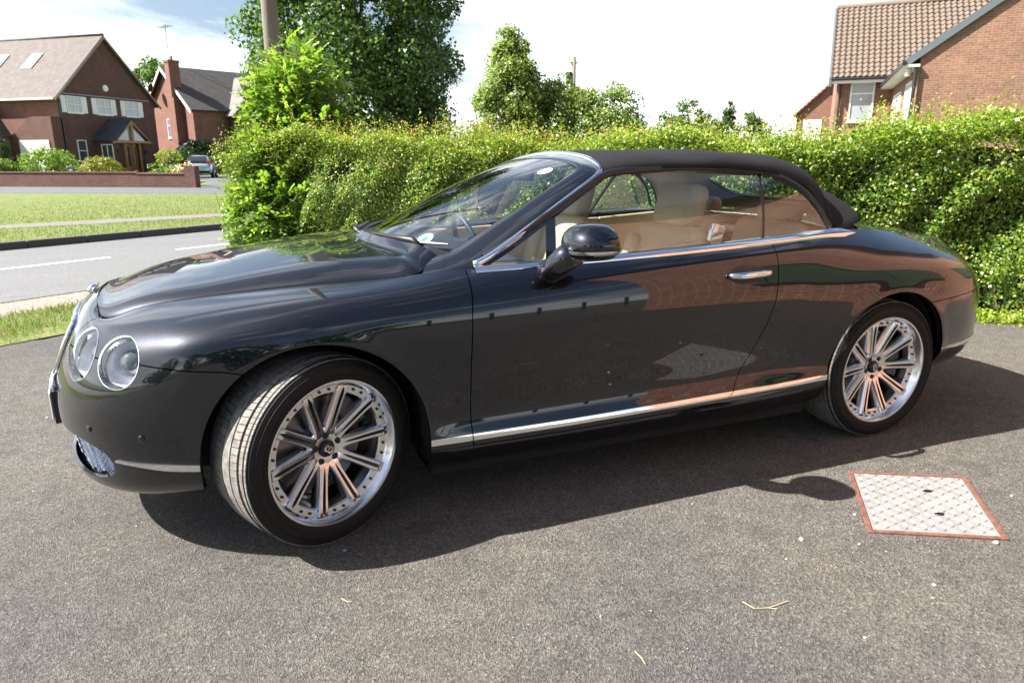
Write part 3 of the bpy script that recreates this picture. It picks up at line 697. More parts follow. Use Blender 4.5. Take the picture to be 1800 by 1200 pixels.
# ---- grille, badge, number plate, lower intake
def surf_x(y, z):
    sel = B0.V[:, 0] < -1.8; Q = B0.V[sel]; d = (Q[:, 1]+abs(y))**2+(Q[:, 2]-z)**2; i = np.argsort(d)[:4]; ww = 1/(d[i]+1e-7)
    return float((Q[i, 0]*ww).sum()/ww.sum())
def wire_mesh(name, fn_in, ys, zs, r, step, parent, back, m):
    mb = MB()
    for dr in (1, -1):
        for c in np.arange(-3, 3, step):
            run = []
            for y in np.linspace(ys[0], ys[1], int((ys[1]-ys[0])/.012)):
                z = zs[0]+(c+dr*y*1.25)
                if zs[0] < z < zs[1] and fn_in(y, z): run.append((surf_x(y, z)+back, y, z))
                else:
                    if len(run) > 1: mb.tube(run, r, 4, False)
                    run = []
            if len(run) > 1: mb.tube(run, r, 4, False)
    return mb.build(name, m, parent, recalc=False)
gin = lambda y, z: f_grille(np.array([[-2.2, y, z]]))[0] < 0
wire_mesh('grille_mesh', gin, (-.335, .335), (.556, .788), .0022, .032, parts['grille_shell'], .012, CHROME)
rim = []
for a in np.linspace(0, 2*math.pi, 73)[:-1]:
    ca, sa = math.cos(a), math.sin(a); z = .672+.115*np.sign(sa)*abs(sa)**.4; w_ = np.interp(z, [.55,.65,.78], [.27,.315,.335]); y = w_*np.sign(ca)*abs(ca)**.4
    rim.append((surf_x(y, z)-.004, y, z))
MB().tube(rim+[rim[0]], .011, 8, False).build('grille_surround', CHROME, parts['grille_shell'], True)
iin = lambda y, z: f_intake(np.array([[-2.2, y, z]]))[0] < -.002
for ys in ((-.36, .36), (-.745, -.50), (.50, .745)): wire_mesh('intake_mesh', iin, ys, (.25, .425), .0022, .022, parts['front_bumper'], .035 if ys[0] == -.36 else .03, CHROME)
for sgn in (-1, 1):
    mb = MB(); mb.box((-2.17, sgn*.43-.055, .25), (-2.10, sgn*.43+.055, .42)); mb.build('duct_shadow_pillar', BLACK, parts['front_bumper'])  # black pillar stands for the strut's shadow between the intake meshes
MB().box((-1.98, -.55, .20), (-1.90, .55, .72)).build('radiator_panel', DARKIN, car)
def strip_on_nose(z0, z1, w, off, th, name, m, parent):
    rows = [[(surf_x(y, (z0+z1)/2)-off-o_, y, z) for o_, z in ((0, z0), (th, z0), (th, z1), (0, z1))] for y in np.linspace(-w, w, 25)]
    P = np.array(rows); mb = MB(); n = 4
    mb.add(P.reshape(-1, 3), [[i*n+k, i*n+(k+1) % n, (i+1)*n+(k+1) % n, (i+1)*n+k] for i in range(24) for k in range(n)]+[[0, 1, 2, 3], [96, 97, 98, 99]]); return mb.build(name, m, parent, bevel=.002)
npl = strip_on_nose(.385, .495, .26, .018, .006, 'number_plate', mat('plate_white', (.75,.75,.72), .35), car)
strip_on_nose(.375, .507, .28, -.004, .020, 'plate_holder', BLACK, npl)
mb = MB(); mb.tube([(surf_x(y, .535)-.012, y, .535) for y in np.linspace(-.34, .34, 25)], .013, 8); mb.build('chrome_bar', CHROME, parts['front_bumper'], True)
# winged badge on the bonnet lip
bx = surf_x(0, .845)
mb = MB(); mb.lathe([(.001, .016), (.016, .013), (.022, .004), (.022, -.004)], (bx-.004, 0, .852), unit((-.75,0,.66)), 20)
for sgn in (-1, 1):
    for r_ in range(3):
        mb.tube([(bx+.002+.004*r_, sgn*.018, .853+.003*r_), (bx+.006+.003*r_, sgn*.05, .858+.002*r_), (bx+.012, sgn*(.078-.014*r_), .861)], [.006, .005, .0015], 6)
mb.build('winged_badge', CHROME, parts['grille_shell'], True)

# ---- wheels
def bentley_B(mb, cen, u, v, n, h, th=.002):
    """letter B as flat bars: outline strokes in the u (right), v (up) frame"""
    c = np.array(cen); s = h*.5; w_ = h*.16
    def stroke(pts):
        for (a, b), (c2, d) in zip(pts[:-1], pts[1:]):
            p, q = c+a*s*u+b*s*v, c+c2*s*u+d*s*v; t = unit(q-p); o_ = np.cross(n, t)*w_*.5
            p, q = p-t*w_*.4, q+t*w_*.4
            mb.hexa([p-o_, q-o_, q+o_, p+o_, p-o_+n*th, q-o_+n*th, q+o_+n*th, p+o_+n*th])
    stroke([(-.5,-.85),(-.5,.85)])
    for y0, y1, w2 in ((0., .85, .42), (-.85, 0., .55)):
        r_ = (y1-y0)/2; ym = (y0+y1)/2
        stroke([(-.5, y1)]+[(w2-r_*.55+r_*.75*math.cos(a), ym+r_*math.sin(a)) for a in np.linspace(math.pi/2, -math.pi/2, 7)]+[(-.5, y0)])
def tread_profile(R=.352, W=.275):
    h = W/2
    return [(.262,-.118),(.268,-.130),(.285,-.138),(.310,-.1395),(.330,-.135),(.343,-.122),(.349,-.105)], [(.262,.118),(.268,.130),(.285,.138),(.310,.1395),(.330,.135),(.343,.122),(.349,.105)]
def make_wheel(name_label=None):
    # local frame: axle along -Y (outer face towards -Y), centre at origin
    wroot = empty('wheel', (0,0,0), parent=car)
    ax = np.array([0, -1., 0]); n = 96
    inn, outr = tread_profile()
    mb = MB(); prof = inn+outr[::-1]; 
    # sidewalls
    mb.lathe(inn, axis=ax, n=n); mb.lathe(outr, axis=ax, n=n)
    mb.lathe([(.335,-.130),(.338,-.130),(.338,.130),(.335,.130)], axis=ax, n=n)
    # raised sidewall ribs
    mb.lathe([(.288,.1385),(.289,.1405),(.291,.1405),(.292,.139)], axis=ax, n=n); mb.lathe([(.318,.1385),(.319,.141),(.322,.140),(.323,.137)], axis=ax, n=n)
    ty = mb.build('tyre', RUBBER, wroot, angle=50)
    # tread ribs with sipes: rows of blocks
    tb = MB(); rows_ = [(-.122,-.080,.3465),(-.072,-.030,.3512),(-.023,.023,.352),(.030,.072,.3512),(.080,.122,.3465)]
    for ri, (a, b, R) in enumerate(rows_):
        nb = 110 if ri in (0, 4) else 84
        if ri == 2: nb = 1
        for q in range(nb if nb > 1 else 96):
            gap = .10 if nb > 1 else 0.
            cnt = nb if nb > 1 else 96
            a0 = 2*math.pi*(q+gap*.5)/cnt; a1 = 2*math.pi*(q+1-gap*.5)/cnt; sk = .02*(1 if ri < 2 else -1) if ri != 2 else 0
            V = []
            for (aa, yy, rr_) in ((a0, a, R-.010), (a1, a, R-.010), (a1+sk, b, R-.010), (a0+sk, b, R-.010), (a0, a, R), (a1, a, R), (a1+sk, b, R), (a0+sk, b, R)):
                V.append((rr_*math.cos(aa), -yy, rr_*math.sin(aa)))
            tb.hexa(V)
    tb.build('tread', TREAD, wroot)
    # rim barrel and lip
    mb = MB(); mb.lathe([(.262,.112),(.2725,.120),(.2735,.128),(.270,.131),(.262,.130),(.256,.122),(.250,.104),(.246,.098),(.222,.094),(.217,.088),(.217,.0),(.225,-.05),(.235,-.11),(.262,-.118)], axis=ax, n=n)
    rim_ = mb.build('rim', ALLOY, wroot, angle=30)
    # small bolts round the lip, two between each pair of spokes
    for q in range(10):
        for da in (-.085, .085):
            a = 2*math.pi*(q+.5)/10+da+.06
            if q: pass
            b = MB(); b.lathe([(.0055,.096),(.0055,.1005),(.004,.1018),(.0005,.1018)], (.234*math.cos(a), 0, .234*math.sin(a)), ax, 8); b.build('lip_bolt', ALLOY_DK, wroot, angle=40)
    # ten twin-rail spokes
    for q in range(10):
        a = 2*math.pi*q/10+.06; er = np.array([math.cos(a), 0, math.sin(a)]); et = np.array([-math.sin(a), 0, math.cos(a)]); eo = ax
        mb = MB(); Rs = np.array([.050,.062,.075,.095,.13,.17,.205,.222,.236,.2445,.246]); Hf = np.array([.066,.070,.073,.077,.085,.094,.103,.108,.110,.109,.090])
        Wd = np.array([.052,.046,.040,.036,.035,.037,.039,.040,.040,.039,.038]); Gw = np.array([0,0,.001,.006,.009,.0105,.0115,.0115,.004,0,0]); Gd = np.array([0,0,0,.004,.008,.009,.009,.008,.002,0,0])
        V = []; 
        for R, h, w_, gw, gd in zip(Rs, Hf, Wd, Gw, Gd):
            gw = max(gw, .0006); 
            for (x, y) in ((-w_*.5-.006, h-.046), (-w_*.5, h-.004), (-w_*.5+.004, h), (-gw*.5-.001, h), (-gw*.5, h-gd-.0002), (gw*.5, h-gd-.0002), (gw*.5+.001, h), (w_*.5-.004, h), (w_*.5, h-.004), (w_*.5+.006, h-.046)):
                V.append(er*R+et*x+eo*y)
        K = 10; F = []; mi = []
        for i in range(len(Rs)-1):
            for k in range(K):
                k2 = (k+1) % K; F.append([i*K+k, i*K+k2, (i+1)*K+k2, (i+1)*K+k]); mi.append(1 if k in (3, 4, 5) and .07 < Rs[i] < .23 else 0)
        F.append(list(range((len(Rs)-1)*K, len(Rs)*K))); mi.append(0)
        mb.add(V, F); mb.mi = mi; mb.build('spoke', None, wroot, mats=[ALLOY, ALLOY_DK], angle=38)
    # hub, lug bolts, cap
    mb = MB(); mb.lathe([(.005,.060),(.030,.060),(.033,.064),(.050,.067),(.072,.068),(.084,.064),(.092,.045),(.092,.0),(.11,-.03)], axis=ax, n=60); mb.build('hub', ALLOY, wroot, angle=40)
    for q in range(5):
        a = 2*math.pi*q/5+.06+.31; c = np.array([math.cos(a), 0, math.sin(a)])*.0535
        b = MB(); b.lathe([(.0005,.0685),(.0125,.0685),(.0145,.0675)], c, ax, 20); b.lathe([(.0075,.071),(.009,.0695)], c, ax, 6); b.lathe([(.0005,.072),(.0075,.0718),(.009,.0690)], c, ax, 6); b.build('lug_bolt', SEAL, wroot, angle=30)
    b = MB(); b.lathe([(.0005,.0775),(.024,.077),(.028,.074),(.0295,.068),(.0295,.060)], axis=ax, n=40); cp = b.build('centre_cap', BLACK, wroot, angle=40)
    b = MB(); ang = .9; bentley_B(b, (0, -.0772, 0), np.array([math.cos(ang), 0, math.sin(ang)]), np.array([-math.sin(ang), 0, math.cos(ang)]), ax, .036); b.build('letter_emblem', CHROME, cp)
    # brake disc and caliper
    b = MB(); b.lathe([(.07,.008),(.185,.008),(.185,-.022),(.07,-.022)], axis=ax, n=48); b.build('brake_disc', mat('disc_steel', (.22,.21,.20), .4, .9), wroot, angle=30)
    b = MB()
    for sg_ in (0,):
        poly = [(r_*math.cos(a), -.045, r_*math.sin(a)) for r_, aa in ((.205, np.linspace(.3, 1.15, 8)), (.13, np.linspace(1.15, .3, 8))) for a in aa]; b.prism(poly, (0, .09, 0))
    b.build('brake_caliper', mat('caliper', (.10,.10,.11), .5, .5), wroot, bevel=.006)
    return wroot
w0 = make_wheel()
SPIN = {0: (0.,), }
def place_wheel(wr, x, y, flip, steer, spin):
    wr.location = (x, y, .348); wr.rotation_mode = 'XYZ'
    m = Matrix.Rotation(steer, 3, 'Z') @ (Matrix.Rotation(math.pi, 3, 'Z') if flip else Matrix.Identity(3)) @ Matrix.Rotation(spin, 3, 'Y')
    wr.rotation_euler = m.to_euler()
STEER = R_(26)
place_wheel(w0, -1.3725, -.805, False, STEER, R_(0))
w1 = copy_tree(w0, car); place_wheel(w1, 1.365, -.800, False, 0, R_(40))
w2 = copy_tree(w0, car); place_wheel(w2, -1.3725, .805, True, STEER*.8, .7)
w3 = copy_tree(w0, car); place_wheel(w3, 1.365, .800, True, 0, .3)
# arch liners and underbody
for sgn in (-1, 1):
    for A in (AF, AR):
        pr = []; 
        for a in np.linspace(-.15, math.pi+.15, 30): pr.append([(A[0]+(A[2]+.012)*math.cos(a), sgn*y, A[1]+(A[3]+.012)*math.sin(a)) for y in (.90, .70, .50)])
        P = np.array(pr); Surf.grid(P).build('arch_liner', DARKIN, car, 0)
        MB().prism([(A[0]+(A[2]+.012)*math.cos(a), sgn*.50, max(A[1]+(A[3]+.012)*math.sin(a), .16)) for a in np.linspace(-.4, math.pi+.4, 24)], (0, -sgn*.01, 0)).build('arch_liner', DARKIN, car)
mb = MB(); mb.box((-2.0,-.48,.19), (2.15,.48,.34)); mb.box((-.95,-.86,.17), (.93,.86,.30)); mb.build('underbody', DARKIN, car)

# ---- door furniture and mirror
for sgn, key in ((1, 'door'), (-1, 'door_far')):
    d = parts[key]
    hb = MB(); P = []
    # cup drawn as a flat black oval laid on the door skin
    K = 40; ring = []
    for k in range(K):
        a = 2*math.pi*k/K; ring.append((.462+.100*math.cos(a), .888+.040*math.sin(a)*(1-.15*math.cos(a))))
    yb = lambda X, Z: float(B0.V[int(np.argmin((B0.V[:, 0]-X)**2+(B0.V[:, 2]-Z)**2+(B0.V[:, 1] > -.7)*9))][1])
    V = []; 
    for sc_, dp in ((1., -.0012), (.93, -.0022), (.8, -.0018), (.0, -.0015)):
        V += [((X-.462)*sc_+.462, sgn*(yb((X-.462)*sc_+.462, (Z-.888)*sc_+.888)+dp), (Z-.888)*sc_+.888) for X, Z in ring]
    hb.add(V, [[i*K+k, i*K+(k+1) % K, (i+1)*K+(k+1) % K, (i+1)*K+k] for i in range(3) for k in range(K)]); hb.build('handle_recess', BLACK, d, True)
    hm = MB(); pts = [(X, sgn*(yb(X, .889)-dy), .889+.003*(X-.35)/.2) for X, dy in ((.352,.002),(.362,.017),(.39,.030),(.45,.036),(.51,.034),(.545,.026),(.565,.012),(.570,.002))]
    hm.tube(pts, [.010,.0135,.015,.0155,.015,.0145,.013,.010], 12); o = hm.build('door_handle', CHROME, d, True)
    # door mirror
    mr = empty('door_mirror', (0,0,0), parent=car)
    cx, cy, cz = -.372, -1.040, 1.066; nu_, nv_ = 48, 24; V = []
    for i in range(nv_+1):
        ph = -math.pi/2+math.pi*i/nv_
        for k in range(nu_):
            th = 2*math.pi*k/nu_; c_, s_ = math.cos(ph), math.sin(ph)
            e1 = .75; sx = np.sign(c_)*abs(c_)**e1; X = sx*np.sign(math.cos(th))*abs(math.cos(th))**.8; Y = sx*np.sign(math.sin(th))*abs(math.sin(th))**.8
            Z = np.sign(s_)*abs(s_)**.9
            zz = .078*Z if Z > 0 else .060*Z
            xx = X*(.114 if X < 0 else .085); yy = Y*.118
            if X > .45: xx = .085*(.45+.12*(X-.45))
            # taper towards the outer tip and lean
            xx += .05*yy*-1+.02; xx *= 1
            V.append((cx+xx, sgn*(cy+yy), cz+zz*(1-.25*max(0, -Y)**2)))
    F = [[i*nu_+k, i*nu_+(k+1) % nu_, (i+1)*nu_+(k+1) % nu_, (i+1)*nu_+k] for i in range(nv_) for k in range(nu_)]
    Vn = np.array(V); zs_ = Vn[:, 2]
    up_f = [f for f in F if np.mean([zs_[i] for i in f]) > 1.052]; mid_f = [f for f in F if 1.036 < np.mean([zs_[i] for i in f]) <= 1.052]; lo_f = [f for f in F if np.mean([zs_[i] for i in f]) <= 1.036]
    def sub(fs, off=0.):
        us = sorted({i for f in fs for i in f}); mp2 = {u: i for i, u in enumerate(us)}
        cc = np.array([cx+.01, sgn*cy, 0]); Q = []
        for u in us:
            p = Vn[u].copy(); dxy = p-cc; dxy[2] = 0; p += off*dxy/(np.linalg.norm(dxy)+1e-6); Q.append(p)
        b_ = MB(); b_.add(Q, [[mp2[i] for i in f] for f in fs]); return b_
    sub(up_f).build('mirror_cap', PAINT, mr, True); sub(mid_f, .0025).build('indicator_strip', mat('indicator_lens', (.85,.85,.86), .15, .8, 1.), mr, True); sub(lo_f).build('mirror_base', BLACK if False else PAINT, mr, True)
    st = MB(); st.tube([(-.478, sgn*-.910, .952), (-.478, sgn*-.945, .966), (-.470, sgn*-.975, .985), (-.452, sgn*-1.0, 1.012), (-.42, sgn*-1.02, 1.04)], [.047,.049,.050,.052,.052], 16); st.build('mirror_stalk', PAINT, mr, True)
# ---- wipers
for y0, y1, xb in ((.10, -.60, -.03), (.66, -.02, -.03)):
    wp = empty('wiper', (0,0,0), parent=car); pts = []
    for k, y in enumerate(np.linspace(y0, y1, 9)):
        t = y/.61; x = -.985+.225*t*t-.012; pts.append((x-.004*k*0, y, 1.010+.008*t*t+.020))
    b = MB(); b.tube(pts, [.004,.008,.010,.010,.010,.010,.010,.008,.004], 6); b.build('wiper_blade', BLACK, wp)
    ym = y1+.12; t = ym/.61; b = MB(); b.tube([(-1.0+.225*t*t, ym+.0, 1.012), (-1.03+.225*t*t, ym+.02, 1.045), (-1.005+.2*((ym+.34)/.61)**2, ym+.34, 1.048)], [.016,.014,.007], 8); b.build('wiper_arm', BLACK, wp, True)
# ---- stickers on the screen
wc, wnn = ws[6, 5], Sw.N[6*31+5]
def on_ws(t, v):
    i = int(round((t+1)/2*40)); j = int(round(v*30)); return ws[i, j], Sw.N[i*31+j]
for (t, v, r, nm) in ((-.70, .08, .040, 'tax_disc'), (-.72, .88, .036, 'permit_disc')):
    p, n_ = on_ws(t, v); s1 = sticker(p+n_*.0012, n_, r, wsg, WHITE, nm)
    if nm == 'tax_disc': sticker(p+n_*.0018, n_, r*.45, wsg, GREENP, 'disc_print')

# ---- interior
tub = MB(); tub.box((-.95,-.80,.30), (1.3,.80,.34)); tub.box((1.12,-.78,.3), (1.2,.78,.98)); tub.build('cabin_floor', NAVYL, car)
def soft_box(name, a, b, m, parent, bev=.04, tilt=0., piv=None, seg=4):
    o = MB().box(a, b).build(name, m, parent)
    if tilt:
        me = o.data; M_ = Matrix.Translation(piv) @ Matrix.Rotation(tilt, 4, 'Y') @ Matrix.Translation(-Vector(piv)); me.transform(M_)
    bv = o.modifiers.new('bevel', 'BEVEL'); bv.width = bev; bv.segments = seg; bv.limit_method = 'NONE'
    o.data.polygons.foreach_set('use_smooth', np.ones(len(o.data.polygons), dtype=bool)); return o
for sgn in (-1, 1):
    y = sgn*.38; x = .30 if sgn < 0 else .10
    st = empty('front_seat', (0,0,0), parent=car); pv = (x, y, .55)
    soft_box('cushion', (x-.48, y-.25, .42), (x+.02, y+.25, .60), CREAM, st, .05)
    soft_box('backrest', (x-.05, y-.25, .50), (x+.11, y+.25, 1.08), CREAM, st, .055, R_(17), pv)
    soft_box('bolster', (x-.10, y-.262, .55), (x+.02, y-.17, 1.0), CREAM, st, .04, R_(17), pv); soft_box('bolster', (x-.10, y+.17, .55), (x+.02, y+.262, 1.0), CREAM, st, .04, R_(17), pv)
    soft_box('headrest', (x-.035, y-.155, 1.06), (x+.085, y+.155, 1.285), CREAM, st, .05, R_(15), pv)
    if sgn < 0:
        soft_box('belt_guide', (x+.02, y-.275, 1.02), (x+.10, y-.235, 1.12), ALLOY, st, .015, R_(17), pv)
    # rear seats
    rs = empty('rear_seat', (0,0,0), parent=car); pr_ = (.92, sgn*.33, .6)
    soft_box('cushion', (.55, sgn*.33-.26, .45), (.98, sgn*.33+.26, .62), CREAM, rs, .05); soft_box('backrest', (.95, sgn*.33-.27, .55), (1.10, sgn*.33+.27, 1.10), CREAM, rs, .06, R_(16), pr_)
    soft_box('headrest', (.98, sgn*.33-.14, 1.07), (1.09, sgn*.33+.14, 1.19), CREAM, rs, .045, R_(14), pr_)
    # door card
    dc = MB(); dc.hexa([(-.72, sgn*.82, .40), (.62, sgn*.82, .40), (.62, sgn*.86, .40), (-.72, sgn*.86, .40), (-.72, sgn*.745, .955), (.66, sgn*.745, 1.0), (.66, sgn*.775, 1.0), (-.72, sgn*.775, .955)]); dc.build('door_card', CREAM, car, bevel=.01)
    qc = MB(); qc.hexa([(.66, sgn*.80, .40), (1.14, sgn*.80, .40), (1.14, sgn*.84, .40), (.66, sgn*.84, .40), (.66, sgn*.745, 1.0), (1.14, sgn*.71, 1.03), (1.14, sgn*.76, 1.03), (.66, sgn*.775, 1.0)]); qc.build('quarter_trim', CREAM, car, bevel=.01)
    soft_box('armrest', (-.35, sgn*.74-.05, .70), (.25, sgn*.74+.03, .76), CREAM, car, .02)
soft_box('rear_shelf', (1.10, -.66, .96), (1.50, .66, 1.0), BEIGE, car, .015)
soft_box('dashboard', (-.93, -.70, .72), (-.42, .70, .965), NAVYL, car, .06)
MB().box((-.425, -.66, .80), (-.412, .66, .90)).build('veneer_panel', WOOD, car, bevel=.004)
soft_box('centre_console', (-.45, -.12, .45), (.45, .12, .70), NAVYL, car, .03)
b = MB(); hub_c = np.array([-.36, .38, .90]); axw = unit((.9, 0, .35)); uu = np.array([0, 1., 0]); vv = np.cross(axw, uu)
b.tube([hub_c+.185*(math.cos(a)*uu+math.sin(a)*vv) for a in np.linspace(0, 2*math.pi, 41)], .015, 10, False)
for a in (0, math.pi, math.pi*1.5): b.tube([hub_c, hub_c+.18*(math.cos(a)*uu+math.sin(a)*vv)], .013, 6)
b.lathe([(.001,.03),(.05,.025),(.06,.0),(.02,-.12)], hub_c, axw, 16); b.build('steering_wheel', NAVYL, car, True)
mm_ = MB(); mm_.tube([(-.155, 0, 1.352), (-.19, 0, 1.325)], .010, 8); mm_.build('mirror_bracket', BLACK, car)
soft_box('interior_mirror', (-.215, -.12, 1.265), (-.185, .12, 1.330), BLACK, car, .012)
for sgn in (): soft_box('sun_visor', (-.14, sgn*.30-.17, 1.335), (-.02, sgn*.30+.17, 1.35), BEIGE, car, .006)
# ================================================================== houses
def brick_mat(name, c1, c2, mortar, axis='x', scale=1., bump=.5):
    m = mat(name, c1, .85); g = NT(m); s = g.n('ShaderNodeSeparateXYZ', {0: g.tc.outputs['Object']}); cb = g.n('ShaderNodeCombineXYZ', {0: s.outputs[0 if axis == 'x' else 1], 1: s.outputs[2]})
    bt = g.n('ShaderNodeTexBrick', {'Vector': cb.outputs[0], 'Color1': (*c1, 1), 'Color2': (*c2, 1), 'Mortar': (*mortar, 1), 'Scale': 1.*scale, 'Mortar Size': .009, 'Mortar Smooth': .2, 'Bias': .0, 'Brick Width': .225, 'Row Height': .075})
    n = g.noise(1.3, 5); n2 = g.noise(9, 5)
    c = g.mix(1., bt.outputs['Color'], g.ramp(n.outputs[0], [(.3, (.82,.80,.80)), (.7, (1.15,1.12,1.08))]), 'MULTIPLY'); g.color(g.mix(1., c, g.ramp(n2.outputs[0], [(.3, grey(.75)), (.7, grey(1.2))]), 'MULTIPLY'))
    inv = g.n('ShaderNodeMath', {0: 1., 1: bt.outputs['Fac']}, operation='SUBTRACT'); g.bump(inv.outputs[0], bump, .01); return m
def bricks(name, c1, c2, mo, **k): return [brick_mat(name+'_x', c1, c2, mo, 'x', **k), brick_mat(name+'_y', c1, c2, mo, 'y', **k)]
def wall_build(mb, name, mats, parent):
    o = mb.build(name, mats[0], parent); o.data.materials.append(mats[1])
    for p in o.data.polygons: p.material_index = 0 if abs(p.normal.y) >= abs(p.normal.x) else 1
    return o
def tile_mat(name, a, b, row=.1, colw=.3, axis='x'):
    m = mat(name, a, .8); g = NT(m); s = g.n('ShaderNodeSeparateXYZ', {0: g.tc.outputs['Object']}); cb = g.n('ShaderNodeCombineXYZ', {0: s.outputs[0 if axis == 'x' else 1], 1: s.outputs[2]})
    bt = g.n('ShaderNodeTexBrick', {'Vector': cb.outputs[0], 'Color1': (*a, 1), 'Color2': (*b, 1), 'Mortar': (a[0]*.35, a[1]*.35, a[2]*.35, 1), 'Scale': 1., 'Mortar Size': .012, 'Brick Width': colw, 'Row Height': row, 'Mortar Smooth': .6})
    n = g.noise(2, 6); g.color(g.mix(1., bt.outputs['Color'], g.ramp(n.outputs[0], [(.3, grey(.8)), (.7, grey(1.18))]), 'MULTIPLY')); inv = g.n('ShaderNodeMath', {0: 1., 1: bt.outputs['Fac']}, operation='SUBTRACT'); g.bump(inv.outputs[0], .6, .02); return m
UPVC = mat('white_frame', (.78,.78,.77), .4); PANE = mat('dark_pane', (.05,.06,.07), .05, 0, .6); PANE_L = mat('pale_pane', (.30,.33,.35), .08, 0, .6); FASCIA = mat('white_fascia', (.72,.72,.70), .5); GUTTER = mat('black_gutter', (.015,.015,.017), .4)
OAK = mat('oak_timber', (.36,.19,.07), .55); LEAD = mat('lead_flashing', (.22,.23,.25), .5); CREAMW = mat('cream_door', (.70,.71,.66), .5)
B_DARK = bricks('dark_red_brick', (.125,.044,.030), (.092,.034,.025), (.15,.115,.098)); B_RED = bricks('red_brick', (.21,.075,.05), (.165,.06,.042), (.22,.17,.14)); B_ORANGE = bricks('orange_brick', (.27,.135,.082), (.20,.098,.064), (.27,.215,.17), bump=.7)
def window(parent, plane, a, z0, z1, w_, cols=2, rows=1, shutters=0., pane=None, frame=None, depth=.06, transom=None):
    """a window on a house wall. plane: ('y', value, sign) or ('x', value, sign) with outward sign; a = start along the wall"""
    ax, v, sg_ = plane; win = empty('window', (0,0,0), parent=parent); fm = frame or UPVC
    def bx(mb, a0, a1, zz0, zz1, d0, d1):
        lo, hi = sorted((v+sg_*d0, v+sg_*d1)); 
        if ax == 'y': mb.box((a0, lo, zz0), (a1, hi, zz1))
        else: mb.box((lo, a0, zz0), (hi, a1, zz1))
    t = .07
    f = MB(); bx(f, a, a+w_, z0, z0+t, .005, depth); bx(f, a, a+w_, z1-t, z1, .005, depth); bx(f, a, a+t, z0+t, z1-t, .005, depth); bx(f, a+w_-t, a+w_, z0+t, z1-t, .005, depth)
    for c in range(1, cols): x = a+w_*c/cols; bx(f, x-t/2, x+t/2, z0+t, z1-t, .006, depth-.006)
    if transom: bx(f, a+t, a+w_-t, transom-t/2, transom+t/2, .006, depth-.004)
    for r in range(1, rows): z = z0+(z1-z0)*r/rows; bx(f, a+t, a+w_-t, z-.025, z+.025, .006, depth-.008)
    f.build('frame', fm, win)
    for c in range(cols):
        p = MB(); bx(p, a+w_*c/cols+t*.4, a+w_*(c+1)/cols-t*.4, z0+t*.5, z1-t*.5, .004, .022); p.build('pane', pane or PANE, win)
    s = MB(); bx(s, a-.05, a+w_+.05, z0-.07, z0-.002, .004, .11); s.build('sill', fm, win)
    if shutters:
        for a0 in (a-shutters-.03, a+w_+.03):
            q = MB(); bx(q, a0, a0+shutters, z0, z1, .004, .035)
            for k in range(8): z = z0+.1+(z1-z0-.2)*k/8; bx(q, a0+.06, a0+shutters-.06, z, z+.06, .036, .052)
            q.build('shutter', UPVC, win)
    return win
def roof_slab(parent, name, pts, m, th=.12):
    """pts: four corners (eave0, eave1, ridge1, ridge0)"""
    P = [np.array(p, float) for p in pts]; n = unit(np.cross(P[1]-P[0], P[3]-P[0])); 
    if n[2] < 0: n = -n
    return MB().hexa([p-n*th for p in P]+P).build(name, m, parent)
def gable_body(mb, w_, l_, z0, ze, za):
    mb.add([(0,0,z0),(w_,0,z0),(w_,0,ze),(w_/2,0,za),(0,0,ze),(0,l_,z0),(w_,l_,z0),(w_,l_,ze),(w_/2,l_,za),(0,l_,ze)], [(0,1,2,3,4),(5,9,8,7,6),(0,4,9,5),(1,6,7,2),(4,3,8,9),(2,7,8,3)])

# ---- house across the road: brown tiled roof, shuttered windows, timber porch
h1o = W(-33.5,54.6,0); h1 = empty('brick_house', h1o, math.atan2(.963,.27)-yaw, 'dark brick house with brown tiled roof, white shutters and timber porch', 'house')
WD, LN, ZE, ZA = 9.6, 13., 6.0, 10.55
mb = MB(); gable_body(mb, WD, LN, .1, ZE, ZA); h1w = wall_build(mb, 'wall', B_DARK, h1)
for p in h1w.data.polygons:
    pass
mb = MB(); mb.box((-.02, .0, .1), (-.004, LN, ZE-.02)); sw = mb.build('sunlit_side_wall', B_RED[1], h1)  # paler brick skin: the sunlight on this side is put into its colour
TILE1 = tile_mat('brown_roof_tiles', (.115,.094,.088), (.135,.11,.102), .085, .33, 'y')
sl = (ZA-ZE)/(WD/2); ov = .45
roof1 = empty('roof', (0,0,0), parent=h1)
for s in (0, 1):
    xe = -ov if s == 0 else WD+ov; ze = ZE-ov*sl
    roof_slab(roof1, 'roof_slope', [(xe, -.3, ze+.12), (xe, LN+.3, ze+.12), (WD/2, LN+.3, ZA+.14), (WD/2, -.3, ZA+.14)], TILE1)
    MB().hexa([(xe, -.36, ze-.12), (WD/2, -.36, ZA-.13), (WD/2, -.27, ZA-.13), (xe, -.27, ze-.12), (xe, -.36, ze+.06), (WD/2, -.36, ZA+.06), (WD/2, -.27, ZA+.06), (xe, -.27, ze+.06)]).build('barge_board', mat('grey_barge', (.20,.16,.13), .7), roof1)
MB().tube([(WD/2, -.3, ZA+.16), (WD/2, LN+.3, ZA+.16)], .11, 8).build('ridge_tiles', TILE1, roof1, True)
MB().box((-ov-.1, -.2, ZE-ov*sl-.02), (-ov+.02, LN, ZE-ov*sl+.12)).build('gutter', FASCIA, roof1)
